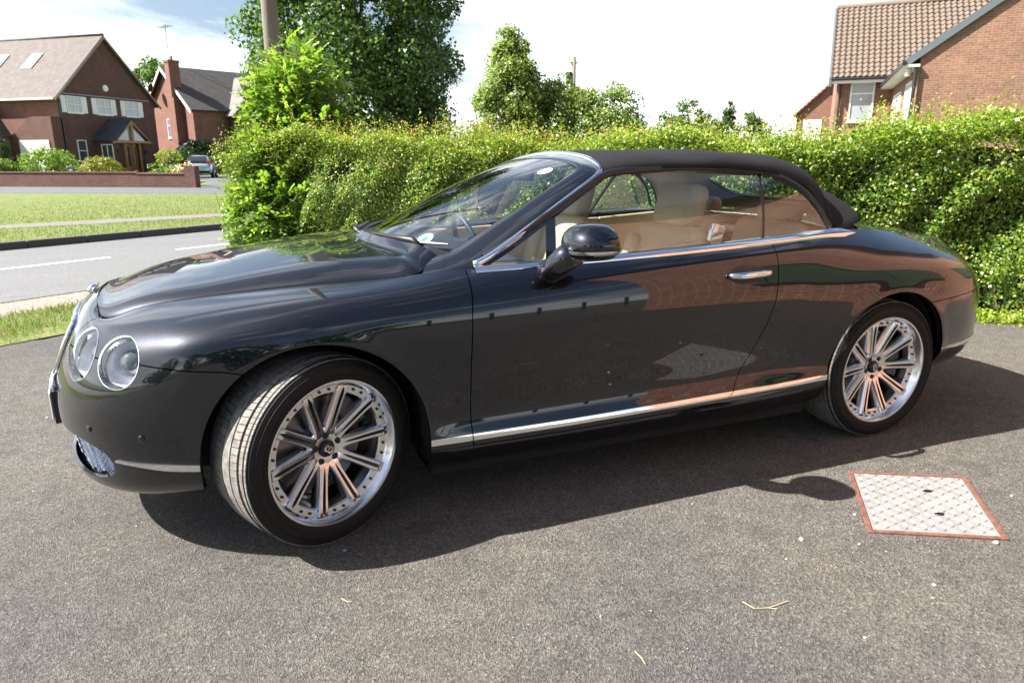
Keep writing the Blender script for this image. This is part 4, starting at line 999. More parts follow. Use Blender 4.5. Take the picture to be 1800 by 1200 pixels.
for y0 in (4.2, 7.6):      # skylights
    def rp(x, y, up): return (x, y, ZE+.14+sl*x+up)
    MB().hexa([rp(2.0,y0,0),rp(3.3,y0,0),rp(3.3,y0+1.1,0),rp(2.0,y0+1.1,0),rp(2.0,y0,.09),rp(3.3,y0,.09),rp(3.3,y0+1.1,.09),rp(2.0,y0+1.1,.09)]).build('skylight_frame', LEAD, roof1)
    MB().hexa([rp(2.12,y0+.1,.05),rp(3.2,y0+.1,.05),rp(3.2,y0+1.0,.05),rp(2.12,y0+1.0,.05),rp(2.12,y0+.1,.095),rp(3.2,y0+.1,.095),rp(3.2,y0+1.0,.095),rp(2.12,y0+1.0,.095)]).build('skylight_pane', mat('sky_pane', (.35,.42,.48), .05, .3, .5), roof1)
for a0 in (.72, 3.55, 6.40): window(h1, ('y', 0, -1), a0, 4.72, 5.93, 1.35, 2, 2, .48, PANE_L)
MB().box((.3, -.18, 6.02), (8.9, -.003, 6.10)).build('string_course', LEAD, h1)
window(h1, ('y', 0, -1), 1.15, 1.15, 2.75, .85, 1, 2, 0, PANE)
MB().lathe([(.001,.06),(.24,.06),(.26,.02),(.26,.0)], (4.6, 0, 6.75), (0,-1,0), 20).build('round_plaque', UPVC, h1)
for k in range(3):   # raised diamond brickwork high in the gable
    pass
MB().box((.02,-.16,2.0), (.14,-.01,5.6)).build('downpipe', GUTTER, h1)
# porch
po = empty('porch', (0,0,0), parent=h1); px0, px1, pd, pe, pa = 2.7, 6.2, 2.05, 2.72, 4.35; pm = (px0+px1)/2
mb = MB(); mb.box((px0+.15, -pd+.15, .1), (px0+.45, -.003, pe)); wall_build(mb, 'porch_wall', B_DARK, po)
mb = MB(); mb.box((px1-.45, -pd+.15, .1), (px1-.15, -.003, pe)); wall_build(mb, 'porch_wall', B_DARK, po)
mb = MB(); mb.box((px0+.45, -pd+.2, .1), (px0+.95, -pd+.45, pe)); wall_build(mb, 'porch_wall', B_DARK, po)
mb = MB(); mb.box((px1-.95, -pd+.2, .1), (px1-.45, -pd+.45, pe)); wall_build(mb, 'porch_wall', B_DARK, po)
SLATE = tile_mat('blue_slate', (.05,.055,.075), (.065,.07,.09), .1, .3, 'y')
for s in (0, 1):
    xe = px0-.2 if s == 0 else px1+.2; roof_slab(po, 'porch_roof', [(xe, -pd-.25, pe), (xe, .0, pe), (pm, .0, pa+.1), (pm, -pd-.25, pa+.1)], SLATE, .1)
    MB().hexa([(xe, -pd-.2, pe-.22), (pm, -pd-.2, pa-.26), (pm, -pd-.02, pa-.26), (xe, -pd-.02, pe-.22), (xe, -pd-.2, pe-.02), (pm, -pd-.2, pa+.0), (pm, -pd-.02, pa+.0), (xe, -pd-.02, pe-.02)]).build('rafter', OAK, po)
MB().box((px0-.1, -pd-.18, pe-.18), (px1+.1, -pd, pe-.0)).build('tie_beam', OAK, po); MB().box((pm-.1, -pd-.16, pe+.003), (pm+.1, -pd-.02, pa-.2)).build('king_post', OAK, po)
MB().add([(px0+.3, -pd+.02, pe), (px1-.3, -pd+.02, pe), (pm, -pd+.02, pa-.25)], [(0, 1, 2)]).build('gable_glazing', PANE_L, po)
for x in (px0+.98, pm, px1-1.06): MB().box((x, -pd-.02, .1), (x+.12, -pd+.12, pe-.185)).build('post', OAK, po)
MB().box((px0+1.1, -pd+.3, .15), (px1-1.06, -pd+.36, 2.5)).build('door', OAK, po); MB().box((px0+1.25, -pd+.26, .8), (pm-.1, -pd+.295, 2.3)).build('door_pane', PANE, po); MB().box((pm+.2, -pd+.26, .4), (px1-1.2, -pd+.295, 2.3)).build('door_pane', PANE, po)
window(po, ('x', px0+.15, -1), -1.7, 1.0, 2.45, 1.1, 2, 1, 0, PANE)
for x in (px0+.3, px1-.3): MB().lathe([(.001,.0),(.07,.02),(.1,.2),(.06,.3),(.001,.34)], (x, -pd+.1, 1.75), (0,0,1), 8).build('porch_lantern', GUTTER, po)
# garage wing in front of the side wall, with swept parapet
ga = empty('garage_wing', (0,0,0), parent=h1)
poly = [(-.9, -.1, .1)]+[(-.9, 6.2, .1), (-.9, 6.2, 3.1), (-.9, 3.9, 3.1)]+[(-.9, 3.9-2.2*t, 3.1+1.25*(t*t*(3-2*t))) for t in np.linspace(.1, 1, 8)]+[(-.9, -.1, 4.35)]
mb = MB(); mb.prism(poly, (.85, 0, 0)); wall_build(mb, 'parapet_wall', B_DARK, ga)
MB().box((-.96, .35, .1), (-.905, 3.15, 2.7)).build('garage_door', CREAMW, ga)
mb = MB(); mb.box((-4.6, 4.0, .1), (-.95, 11, 3.0)); wall_build(mb, 'annex_wall', B_RED, ga)
roof_slab(ga, 'annex_roof', [(-4.9, 3.7, 2.95), (-4.9, 11.3, 2.95), (-.9, 11.3, 5.2), (-.9, 5.2, 5.2)], tile_mat('dark_annex_tiles', (.085,.065,.06), (.11,.08,.07), .09, .3, 'y')); roof_slab(ga, 'annex_roof', [(-.92, 3.7, 2.95), (-4.9, 3.7, 2.95), (-.92, 5.2, 5.2), (-.90, 5.22, 5.2)], tile_mat('dark_annex_tiles_b', (.085,.065,.06), (.11,.08,.07), .09, .3, 'x'))
MB().box((-5.0, 3.6, 2.8), (-4.85, 11.3, 2.95)).build('annex_gutter', GUTTER, ga)

# ---- second house with tall chimney
g2 = np.array([-31.6, 68.]); gd = np.array([.76,-.65]); o2 = g2-gd*4.6
h2 = empty('brick_house', W(o2[0], o2[1]), math.atan2(gd[1], gd[0])-yaw, 'red brick house with tall chimney and white barge boards behind the timber porch house', 'house')
mb = MB(); gable_body(mb, 9.2, 12., .0, 5.7, 9.35); wall_build(mb, 'wall', B_RED, h2)
TILE2 = tile_mat('dark_roof_tiles', (.055,.05,.05), (.075,.065,.06), .1, .3, 'y'); rf2 = empty('roof', (0,0,0), parent=h2)
s2 = (9.35-5.7)/4.6
for s in (0, 1):
    xe = -.4 if s == 0 else 9.6; ze = 5.7-.4*s2
    roof_slab(rf2, 'roof_slope', [(xe, -.35, ze+.12), (xe, 12.2, ze+.12), (4.6, 12.2, 9.5), (4.6, -.35, 9.5)], TILE2)
    MB().hexa([(xe, -.42, ze-.25), (4.6, -.42, 9.1), (4.6, -.33, 9.1), (xe, -.33, ze-.25), (xe, -.42, ze+.05), (4.6, -.42, 9.4), (4.6, -.33, 9.4), (xe, -.33, ze+.05)]).build('barge_board', FASCIA, rf2)
mb = MB(); mb.box((6.05, -.70, 0), (7.35, .0, 6.6)); mb.box((6.3, -.70, 6.6), (7.1, .25, 9.55)); mb.box((6.24, -.75, 9.55), (7.16, .3, 9.75)); ch = wall_build(mb, 'chimney', B_RED, h2)
MB().lathe([(.14,0),(.12,.35),(.001,.36)], (6.7, -.2, 9.75), (0,0,1), 10).build('chimney_pot', mat('terracotta', (.35,.14,.08), .8), ch)
# cross gable on the shaded long side
cg = empty('cross_gable', (0,0,0), parent=h2)
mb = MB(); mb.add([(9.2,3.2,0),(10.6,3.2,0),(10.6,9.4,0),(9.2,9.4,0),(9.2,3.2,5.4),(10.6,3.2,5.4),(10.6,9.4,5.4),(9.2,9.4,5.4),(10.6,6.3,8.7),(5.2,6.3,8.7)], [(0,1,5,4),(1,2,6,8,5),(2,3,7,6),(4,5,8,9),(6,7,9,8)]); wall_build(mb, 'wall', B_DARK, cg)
TILE2B = tile_mat('sunlit_grey_tiles', (.16,.15,.14), (.19,.175,.16), .1, .3, 'x')  # paler copy of the dark tiles, with the slope's sunlight in the colour
roof_slab(cg, 'roof_slope', [(11.0,2.75,5.05), (8.7,2.75,5.05), (5.0,6.3,8.85), (11.0,6.3,8.85)], TILE2B); roof_slab(cg, 'roof_slope', [(11.0,9.85,5.05), (8.7,9.85,5.05), (5.0,6.3,8.86), (11.0,6.3,8.86)], TILE2B)
window(cg, ('x', 10.6, 1), 5.3, 3.6, 5.0, 1.5, 2, 1, 0, PANE_L); window(h2, ('y', 0, -1), 4.1, 3.2, 4.9, .75, 1, 1, 0, PANE, None, .06, 4.3)
MB().tube([(9.7, 3.0, 5.3), (9.7, 3.0, 0.)], .06, 6).build('downpipe', GUTTER, h2)
MB().add([(8.0,-1.3,2.2),(9.3,-1.3,2.2),(9.3,0,2.9),(8.0,0,2.9),(8.0,-1.3,2.1),(9.3,-1.3,2.1),(9.3,0,2.8),(8.0,0,2.8)], [(0,1,2,3),(7,6,5,4),(0,4,5,1),(1,5,6,2),(3,7,4,0)]).build('door_canopy', LEAD, h2)
di = MB(); di.lathe([(.001,.0),(.2,.03),(.36,.1),(.42,.16)], (3.5,-.75,7.6), unit((-.7,-.7,.25)), 18); di.tube([(3.5,-.75,7.6),(3.6,-.1,7.5)], .03, 5); tag(di.build('satellite_dish', GUTTER, h2, True))
an = MB(); an.tube([(3.7,1.,8.6),(3.7,1.,13.2)], .035, 5); an.tube([(2.7,1.,13.0),(4.7,1.,13.0)], .02, 4)
for k in range(7): an.tube([(2.8+k*.3,.6,13.0),(2.8+k*.3,1.4,13.0)], .012, 4)
an.build('aerial', LEAD, h2)

# ---- house behind the hedge on the right: near gable, pantiled wing behind
gd3 = np.array([.925,-.38]); o3 = np.array([13.75, 25.2])
h3 = empty('brick_house', W(*o3), math.atan2(gd3[1], gd3[0])-yaw, 'orange brick house with pantiled roof rising behind the hedge on the right', 'house')
mb = MB(); gable_body(mb, 9., 9.2, -.1, 4.75, 8.1); wall_build(mb, 'wall', B_ORANGE, h3)
s3 = (8.1-4.75)/4.5; PAN = tile_mat('pantile_clay', (.36,.26,.17), (.41,.30,.20), .34, .3, 'x')
def pan_mat():
    m = mat('pantile_buff', (.38,.28,.19), .85); g = NT(m); n = g.noise(3, 6); n2 = g.noise(25, 4); c = g.mix(n.outputs[0], (.105,.078,.060), (.175,.132,.102)); g.color(g.mix(1., c, g.ramp(n2.outputs[0], [(.3, grey(.8)), (.7, grey(1.2))]), 'MULTIPLY')); return m
PANM = pan_mat(); rf3 = empty('roof', (0,0,0), parent=h3)
for s in (0, 1):
    xe = -.45 if s == 0 else 9.45; ze = 4.75-.45*s3
    roof_slab(rf3, 'roof_slope', [(xe, -.07, ze+.12), (xe, 9.3, ze+.12), (4.5, 9.3, 8.25), (4.5, -.07, 8.25)], PANM)
    MB().hexa([(xe, -.12, ze-.12), (4.5, -.12, 7.95), (4.5, -.05, 7.95), (xe, -.05, ze-.12), (xe, -.12, ze+.15), (4.5, -.12, 8.22), (4.5, -.05, 8.22), (xe, -.05, ze+.15)]).build('barge_board', mat('slate_barge', (.10,.12,.14), .6), rf3)
MB().box((-.5, -.2, 4.3), (-.02, 9., 4.38)).build('soffit', FASCIA, rf3); MB().box((-.56, -.25, 4.36), (-.44, 9., 4.48)).build('gutter', GUTTER, rf3)
MB().tube([(-.12,-.12,4.4),(-.12,-.12,-.1)], .055, 8).build('downpipe', GUTTER, h3)
MB().lathe([(.09,0),(.09,.3),(.001,.32)], (-.3,.25,4.05), (0,0,1), 8).build('security_lamp', UPVC, h3)
window(h3, ('x', 0, -1), 1.3, 2.4, 4.0, 1.7, 3, 1, 0, PANE_L); window(h3, ('x', 0, -1), 4.6, 2.3, 3.9, 2.6, 3, 1, 0, PANE_L)
# wing behind, front wall facing the road
wg = empty('rear_wing', (0,0,0), parent=h3)
mb = MB(); mb.add([(-2.3,8.6,-.1),(0.,8.6,-.1),(0.,16.2,-.1),(-2.3,16.2,-.1),(-2.3,8.6,4.8),(0.,8.6,4.8),(0.,16.2,4.8),(-2.3,16.2,4.8),(-2.3,12.4,8.2),(0.,12.4,8.2)], [(0,1,5,4),(0,4,8,7,3),(2,3,7,6),(4,5,9,8),(6,7,8,9)]); wall_build(mb, 'wall', B_ORANGE, wg)
window(wg, ('y', 8.6, -1), -1.72, 2.95, 4.62, 1.0, 1, 1, 0, PANE_L, None, .07, 4.15)
MB().box((-2.6, 8.12, 4.58), (-.05, 8.24, 4.72)).build('fascia', FASCIA, wg); MB().tube([(-2.65,8.06,4.76),(0,8.06,4.76)], .06, 8).build('gutter', GUTTER, wg); MB().tube([(-2.15,8.5,4.7),(-2.15,8.5,-.1)], .05, 8).build('downpipe', GUTTER, wg)
# pantiles: wavy courses, each tile a separate lip, joined because they are under ten pixels
pv, pf = [], []; nrow, x0, x1 = 17, -2.6, 6.5; ncol = int((x1-x0)/.24); vec = np.array([0, 12.4-8.15, 8.45-4.83]); Ls = np.linalg.norm(vec); dv = vec/Ls; nv3 = np.array([0, -dv[2], dv[1]])
for r in range(nrow):
    for k in range(ncol):
        b0 = len(pv); j = random.uniform(-.006, .006)
        for e, lift in ((r*Ls/nrow, .055), ((r+1.12)*Ls/nrow, .012)):
            for q in range(7):
                xx = x0+(k+q/6)*.24; hgt = lift+.035*math.cos(q/6*2*math.pi)+j; p = np.array([xx, 8.15, 4.83])+dv*e+nv3*hgt; pv.append(p)
        pf += [[b0+q, b0+q+1, b0+8+q, b0+7+q] for q in range(6)]
        for q in range(7): pv.append(pv[b0+q]-nv3*.04)
        pf += [[b0+14+q, b0+15+q, b0+q+1, b0+q] for q in range(6)]
o = mesh_obj('roof_tiles', pv, pf, PANM, wg); o['kind'] = 'stuff'
roof_slab(wg, 'roof_deck', [(-2.53,8.2,4.80), (6.4,8.2,4.80), (6.4,12.4,8.40), (-2.53,12.4,8.40)], PANM); roof_slab(wg, 'roof_slope', [(-2.53,16.6,4.80), (6.4,16.6,4.80), (6.4,12.4,8.44), (-2.53,12.4,8.44)], PANM)
MB().tube([(-2.58,12.4,8.5),(6.4,12.4,8.5)], .12, 8).build('ridge_tiles', PANM, wg, True)
MB().hexa([(-2.68,8.0,4.45),(-2.56,8.0,4.45),(-2.56,12.4,8.2),(-2.68,12.4,8.2),(-2.68,8.0,4.75),(-2.56,8.0,4.75),(-2.56,12.4,8.5),(-2.68,12.4,8.5)]).build('barge_board', mat('slate_barge2', (.10,.12,.14), .6), wg)
# ---- far house, red roof
h4 = empty('brick_house', W(24.0,62,0), -yaw-.45, 'far small house with red tiled roof left of the orange brick house', 'house')
mb = MB(); gable_body(mb, 5., 8., 0, 4.9, 7.2); wall_build(mb, 'wall', B_RED, h4); RT = tile_mat('red_roof_tiles', (.38,.12,.07), (.44,.15,.09), .12, .3, 'y')
for s in (0, 1): roof_slab(h4, 'roof_slope', [(-.3 if s == 0 else 5.3, -.3, 4.75), (-.3 if s == 0 else 5.3, 8.3, 4.75), (2.5, 8.3, 7.4), (2.5, -.3, 7.4)], RT)
MB().box((.6,-.06,2.4), (2.0,-.004,4.4)).build('rendered_panel', FASCIA, h4); MB().box((2.9,-.06,2.4), (3.6,-.004,4.4)).build('rendered_panel', FASCIA, h4)
# ---- house behind the photographer, seen only in the car's paint
h5 = empty('brick_house', (2.0,-4.2,0), math.atan2(.57,.82), 'red brick house wall mirrored in the flank of the convertible', 'house')
mb = MB(); mb.box((0,-5,-.05), (11,0,5.2)); wall_build(mb, 'wall', bricks('sunlit_red_brick', (.46,.17,.10), (.33,.115,.07), (.52,.44,.35)), h5)  # brick colour raised so the mirrored wall shows brighter in the car paint
roof_slab(h5, 'roof_slope', [(-.3,.35,5.15), (11.3,.35,5.15), (11.3,-2.5,7.4), (-.3,-2.5,7.4)], TILE2)
GREENG = mat('green_blind', (.07,.12,.07), .5)
window(h5, ('y', 0, 1), 1.0, 1.0, 2.2, 1.9, 2, 1, 0, GREENG, mat('green_frame', (.06,.11,.07), .5)); window(h5, ('y', 0, 1), 4.6, 1.0, 2.2, 2.2, 2, 1, 0, GREENG, mat('green_frame_b', (.06,.11,.07), .5))
# ---- garden fence with teal posts behind the photographer
TEAL = mat('teal_paint', (.04,.10,.10), .5); fn = empty('garden_railing', (-10,-11.5,0), 0, 'teal painted garden railing mirrored low in the door', 'fence')
for k in range(17): MB().box((k*1.0,0,0), (k*1.0+.07,.07,1.9)).build('post', TEAL, fn)
for z in (.4, 1.15, 1.85): MB().box((0,.075,z), (16.1,.10,z+.06)).build('rail', TEAL, fn)

# ---- front garden wall across the road
gw = empty('garden_wall', W(-24.0,33.6,0), math.atan2(-1.5,9.5)-yaw, 'low dark brick garden wall with end pier across the road', 'wall')
mb = MB(); mb.box((-8,0,.0), (7.2,.22,.74)); mb.box((7.2,0,0), (9.6,.22,.69)); wall_build(mb, 'wall', B_DARK, gw); mb = MB(); mb.box((9.6,-.06,0), (10.1,.3,1.04)); wall_build(mb, 'pier', B_DARK, gw)
mb = MB(); mb.box((-8,-.03,.743), (7.2,.25,.80)); mb.box((7.2,-.03,.693), (9.597,.25,.75)); mb.build('coping', bricks('coping_brick', (.19,.065,.045), (.15,.05,.035), (.2,.15,.12))[0], gw)
sheet('front_lawn', [W(-60,40,.16),W(-24,34.2,.16),W(-15.2,32.9,.16),W(-17,40,.16),W(-24,47,.16),W(-24,60,.16),W(-60,60,.16)], VERGE)
# ================================================================== vegetation
def leaf_mat(name, a, b, tip=None, rough=.38, tl=.4, nscale=6.):
    m = mat(name, a, rough, spec=.5); g = NT(m); n = g.noise(nscale, 4); n2 = g.noise(nscale*7, 2)
    c = g.mix(g.ramp(n.outputs[0], [(.3, grey(0)), (.7, grey(1))]), a, b); c = g.mix(1., c, g.ramp(n2.outputs[0], [(.25, grey(.7)), (.75, grey(1.3))]), 'MULTIPLY')
    g.color(c); t = g.n('ShaderNodeBsdfTranslucent'); tc_ = g.mix(1., c, (1.5,1.7,.7), 'MULTIPLY'); g.l(tc_, t.inputs[0]); mx_ = g.n('ShaderNodeMixShader', {0: tl, 1: g.b.outputs[0], 2: t.outputs[0]}); g.l(mx_.outputs[0], g.t.nodes['Material Output'].inputs[0]); return m
def bark_mat(name, a, b, s=12.):
    m = mat(name, a, .9); g = NT(m); n = g.noise(s, 6, .6, g.mapping((1,1,.15))); g.color(g.mix(g.ramp(n.outputs[0], [(.3, grey(0)), (.7, grey(1))]), a, b)); g.bump(n.outputs[0], .6, .02); return m
BARK = bark_mat('brown_bark', (.05,.04,.03), (.13,.10,.075)); TWIGM = bark_mat('twig_bark', (.10,.065,.045), (.19,.13,.09))
def leaves_at(P, nrm, size, g, aspect=.55, spread=.7, fold=.12):
    """rhombic leaf quads at P facing roughly nrm"""
    n = len(P); nn = nrm+g.normal(0, spread, (n, 3)); nn /= np.linalg.norm(nn, axis=1, keepdims=True)+1e-9
    a = g.normal(0, 1, (n, 3)); a -= nn*np.sum(a*nn, 1, keepdims=True); a /= np.linalg.norm(a, axis=1, keepdims=True)+1e-9; b = np.cross(nn, a)
    s = size*g.uniform(.6, 1.3, (n, 1)) if np.isscalar(size) else size[:, None]
    co = np.zeros((n, 4, 3)); co[:, 0] = P-a*s*.5; co[:, 1] = P+b*s*aspect*.5+nn*s*fold; co[:, 2] = P+a*s*.5; co[:, 3] = P-b*s*aspect*.5+nn*s*fold
    return co
def sphere_dirs(g, n): d = g.normal(0, 1, (n, 3)); return d/np.linalg.norm(d, axis=1, keepdims=True)
def limb(mb, p, q, r0, r1, g, wob=.06, n=6, k=5):
    p, q = np.array(p, float), np.array(q, float); L_ = np.linalg.norm(q-p); pts = [p+(q-p)*t+(g.normal(0, wob*L_*.3, 3) if 0 < t < 1 else 0) for t in np.linspace(0, 1, k)]
    mb.tube(pts, list(np.linspace(r0, r1, k)), n)
def tree(name, label, base, height, crown_c, crown_r, nclump, per, leaf, mats, probs, seed, clump_r=.5, trunk_r=.15, group=None, aspect=.75, cat='tree', shell=.55, kind_shape=None, stem=True, up=.35):
    g = np.random.default_rng(seed); root = empty(name, base, 0, label, cat, group); cc = np.array(crown_c, float); cr_ = np.array(crown_r, float)
    C = []; 
    for d in sphere_dirs(g, nclump):
        rr_ = g.uniform(shell, 1.)**.6; p = cc+d*cr_*rr_
        if kind_shape: p = kind_shape(p, cc, cr_)
        C.append(p)
    C = np.array(C); R_c = clump_r*g.uniform(.6, 1.25, nclump)
    idx = g.integers(0, nclump, nclump*per); d = sphere_dirs(g, len(idx)); rad = g.uniform(.35, 1., len(idx))**.5
    P = C[idx]+d*(R_c[idx]*rad)[:, None]*np.array([1, 1, .8]); out_d = (P-cc)/cr_; out_d /= np.linalg.norm(out_d, axis=1, keepdims=True)+1e-9
    nr = d*.6+out_d*.5+np.array([0, 0, up]); k = P[:, 2] > .02
    co = leaves_at(P[k], nr[k], leaf, g, aspect); mi = g.choice(len(mats), len(co), p=probs)
    o = quads_obj('crown', co, mats, root, mi); o['kind'] = 'stuff'
    if stem:
        mb = MB(); top = cc+np.array([0, 0, cr_[2]*.5]); limb(mb, (0, 0, -.05), top, trunk_r, trunk_r*.25, g, .05, 10, 7); 
        for i in range(0, nclump, max(1, nclump//26)):
            t = g.uniform(.35, .9); limb(mb, top*t, C[i], trunk_r*.35*(1-t*.5), trunk_r*.06, g, .12)
        mb.build('trunk', BARK, root, True)
    return root
# ---- boundary hedge behind the car
HA, HB = np.array([5.9,-.72]), np.array([-1.62,6.75]); HL = np.linalg.norm(HB-HA); hu = (HB-HA)/HL; hn = np.array([-hu[1], hu[0]]); hn = hn if hn@np.array([-1, -1]) > 0 else -hn   # hn towards the car
hedge = empty('boundary_hedge', (0,0,0), 0, 'long leafy green boundary hedge with reddish shoot tips behind the convertible', 'hedge')
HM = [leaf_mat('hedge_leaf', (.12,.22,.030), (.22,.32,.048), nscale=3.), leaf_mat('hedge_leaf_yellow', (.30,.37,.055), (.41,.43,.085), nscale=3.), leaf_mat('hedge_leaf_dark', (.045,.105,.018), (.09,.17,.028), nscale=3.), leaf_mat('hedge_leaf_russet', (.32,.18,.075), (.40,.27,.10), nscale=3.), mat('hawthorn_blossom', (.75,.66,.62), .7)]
gh = np.random.default_rng(11)
def bumpf(s, z, seed=0.): return .10*np.sin(s*1.7+seed)+.07*np.sin(s*4.1+z*2.3+1+seed)+.05*np.sin(s*9.3+z*6.1+seed)+.045*np.sin(z*7.7+s*2.2)+.03*np.sin(s*17+z*13)
def top_h(s): return 1.575+.05*np.sin(s*.9)+.05*np.sin(s*2.7+1)+.03*np.sin(s*7.1)+.10*sstep(2.2, .2, s)
DEP = 1.15
def hedge_pts(g, n):
    s = HL*g.uniform(0, 1, n)**.92; face = g.uniform(0, 1, n); P = np.zeros((n, 3)); N_ = np.zeros((n, 3)); zt = top_h(s)
    f = face < .66; z = np.where(f, zt*g.uniform(.0, 1.0, n), zt); back = np.abs(g.exponential(.10, n)); b_ = bumpf(s, z)
    rnd = .28*sstep(.82, 1.02, z/zt)
    off = np.where(f, -back+b_-rnd, -g.uniform(0, 1, n)*DEP+.12); z = np.where(f, z, zt-np.abs(g.exponential(.07, n))+.5*bumpf(s+3, off*2)*1.0)
    xy = HA+hu*s[:, None]+hn*off[:, None]; P[:, :2] = xy; P[:, 2] = z; N_[:, :2] = np.where(f[:, None], hn, hn*.2); N_[:, 2] = np.where(f, .25, 1.); return P, N_, s, f
P, N_, s, f = hedge_pts(gh, 230000)
gap = np.sin(P[:, 0]*5.1+1.1*np.sin(P[:, 2]*6))+np.sin(P[:, 1]*4.3+P[:, 2]*5.7)+np.sin(P[:, 2]*9+P[:, 0]*2.2); keep = (gap > -1.4) | (gh.uniform(0, 1, len(P)) < .3); P, N_, s, f = P[keep], N_[keep], s[keep], f[keep]
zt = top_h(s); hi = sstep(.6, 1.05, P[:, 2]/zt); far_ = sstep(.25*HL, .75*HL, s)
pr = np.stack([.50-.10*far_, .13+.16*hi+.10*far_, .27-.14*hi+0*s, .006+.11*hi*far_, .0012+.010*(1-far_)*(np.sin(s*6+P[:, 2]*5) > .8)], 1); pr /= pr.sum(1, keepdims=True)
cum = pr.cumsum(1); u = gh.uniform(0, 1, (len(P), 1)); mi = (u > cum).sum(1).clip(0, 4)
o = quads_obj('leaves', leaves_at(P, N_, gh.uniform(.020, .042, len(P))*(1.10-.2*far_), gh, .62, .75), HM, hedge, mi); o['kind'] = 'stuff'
# shoots standing out of the top
ns = 2600; s0 = gh.uniform(0, HL, ns); off = -gh.uniform(0, 1, ns)*DEP+.1; zt0 = top_h(s0); sh_l = np.abs(gh.normal(.0, .10, ns))+.03; lean = gh.normal(0, .3, (ns, 2)); tw = []; lp = []; ln_ = []; lm = []
for i in range(ns):
    b = np.array([*(HA+hu*s0[i]+hn*off[i]), zt0[i]-.08]); t = b+np.array([lean[i, 0]*sh_l[i], lean[i, 1]*sh_l[i], sh_l[i]+.10]); wv = np.array([.0022, .0012, 0]); tw.append([b-wv, b+wv, t]); 
    for q in np.linspace(.3, 1., 6): lp.append(b+(t-b)*q+gh.normal(0, .012, 3)); ln_.append(gh.normal(0, 1, 3)+[0, 0, .4]); lm.append(3 if (q > .6 and gh.uniform() < .06+.42*sstep(.25*HL, .75*HL, s0[i])) else (1 if gh.uniform() < .5 else 0))
o = quads_obj('shoot_leaves', leaves_at(np.array(lp), np.array(ln_), .034, gh, .5, .5), HM, hedge, lm); o['kind'] = 'stuff'
o = quads_obj('shoot_stems', np.array(tw), TWIGM, hedge, None, 3); o['kind'] = 'stuff'
# dark core added to block light and carry the inner shade, then woody stems
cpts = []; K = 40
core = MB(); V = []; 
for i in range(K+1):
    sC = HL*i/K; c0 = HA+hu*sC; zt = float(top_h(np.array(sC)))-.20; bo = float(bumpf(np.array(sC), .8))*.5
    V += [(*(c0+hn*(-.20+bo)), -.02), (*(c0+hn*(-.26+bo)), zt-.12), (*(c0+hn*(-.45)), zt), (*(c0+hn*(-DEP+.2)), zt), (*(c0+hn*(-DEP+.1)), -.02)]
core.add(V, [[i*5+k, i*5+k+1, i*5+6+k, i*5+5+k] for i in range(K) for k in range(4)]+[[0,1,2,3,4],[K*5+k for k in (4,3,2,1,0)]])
core.build('hedge_shade_core', mat('hedge_shade', (.012,.020,.006), .95), hedge)
mb = MB()
for i in range(110):
    sC = gh.uniform(0, HL); b = HA+hu*sC+hn*gh.uniform(-.30, -.18); limb(mb, (*b, 0), (*(b+hu*gh.normal(0, .25)+hn*gh.uniform(-.08, .03)), gh.uniform(.5, 1.4)), .010, .003, gh, .12, 5, 5)
o = mb.build('hedge_stems', TWIGM, hedge); o['kind'] = 'stuff'
# low weeds along the hedge foot on the right
def smp_foot(g, n): s = g.uniform(0, 4.2, n); off = np.abs(g.normal(0, .10, n))+.02*np.sin(s*7); xy = HA+hu*s[:, None]+hn*off[:, None]; return np.stack([xy[:, 0], xy[:, 1], 0*s], 1)
gw_ = np.random.default_rng(21); Pw = smp_foot(gw_, 7000); Pw[:, 2] = gw_.uniform(.005, .11, 7000)*np.clip(1-(np.abs((Pw[:, :2]-HA)@hn)/.32), .1, 1)
o = quads_obj('ground_cover', leaves_at(Pw, np.tile([0, 0, 1.], (7000, 1)), .032, gw_, .7, .55), [HM[1], HM[0]], None, gw_.choice(2, 7000, p=[.6, .4])); tag(o, 'low bright green weeds along the foot of the hedge', 'weeds', kind='stuff')
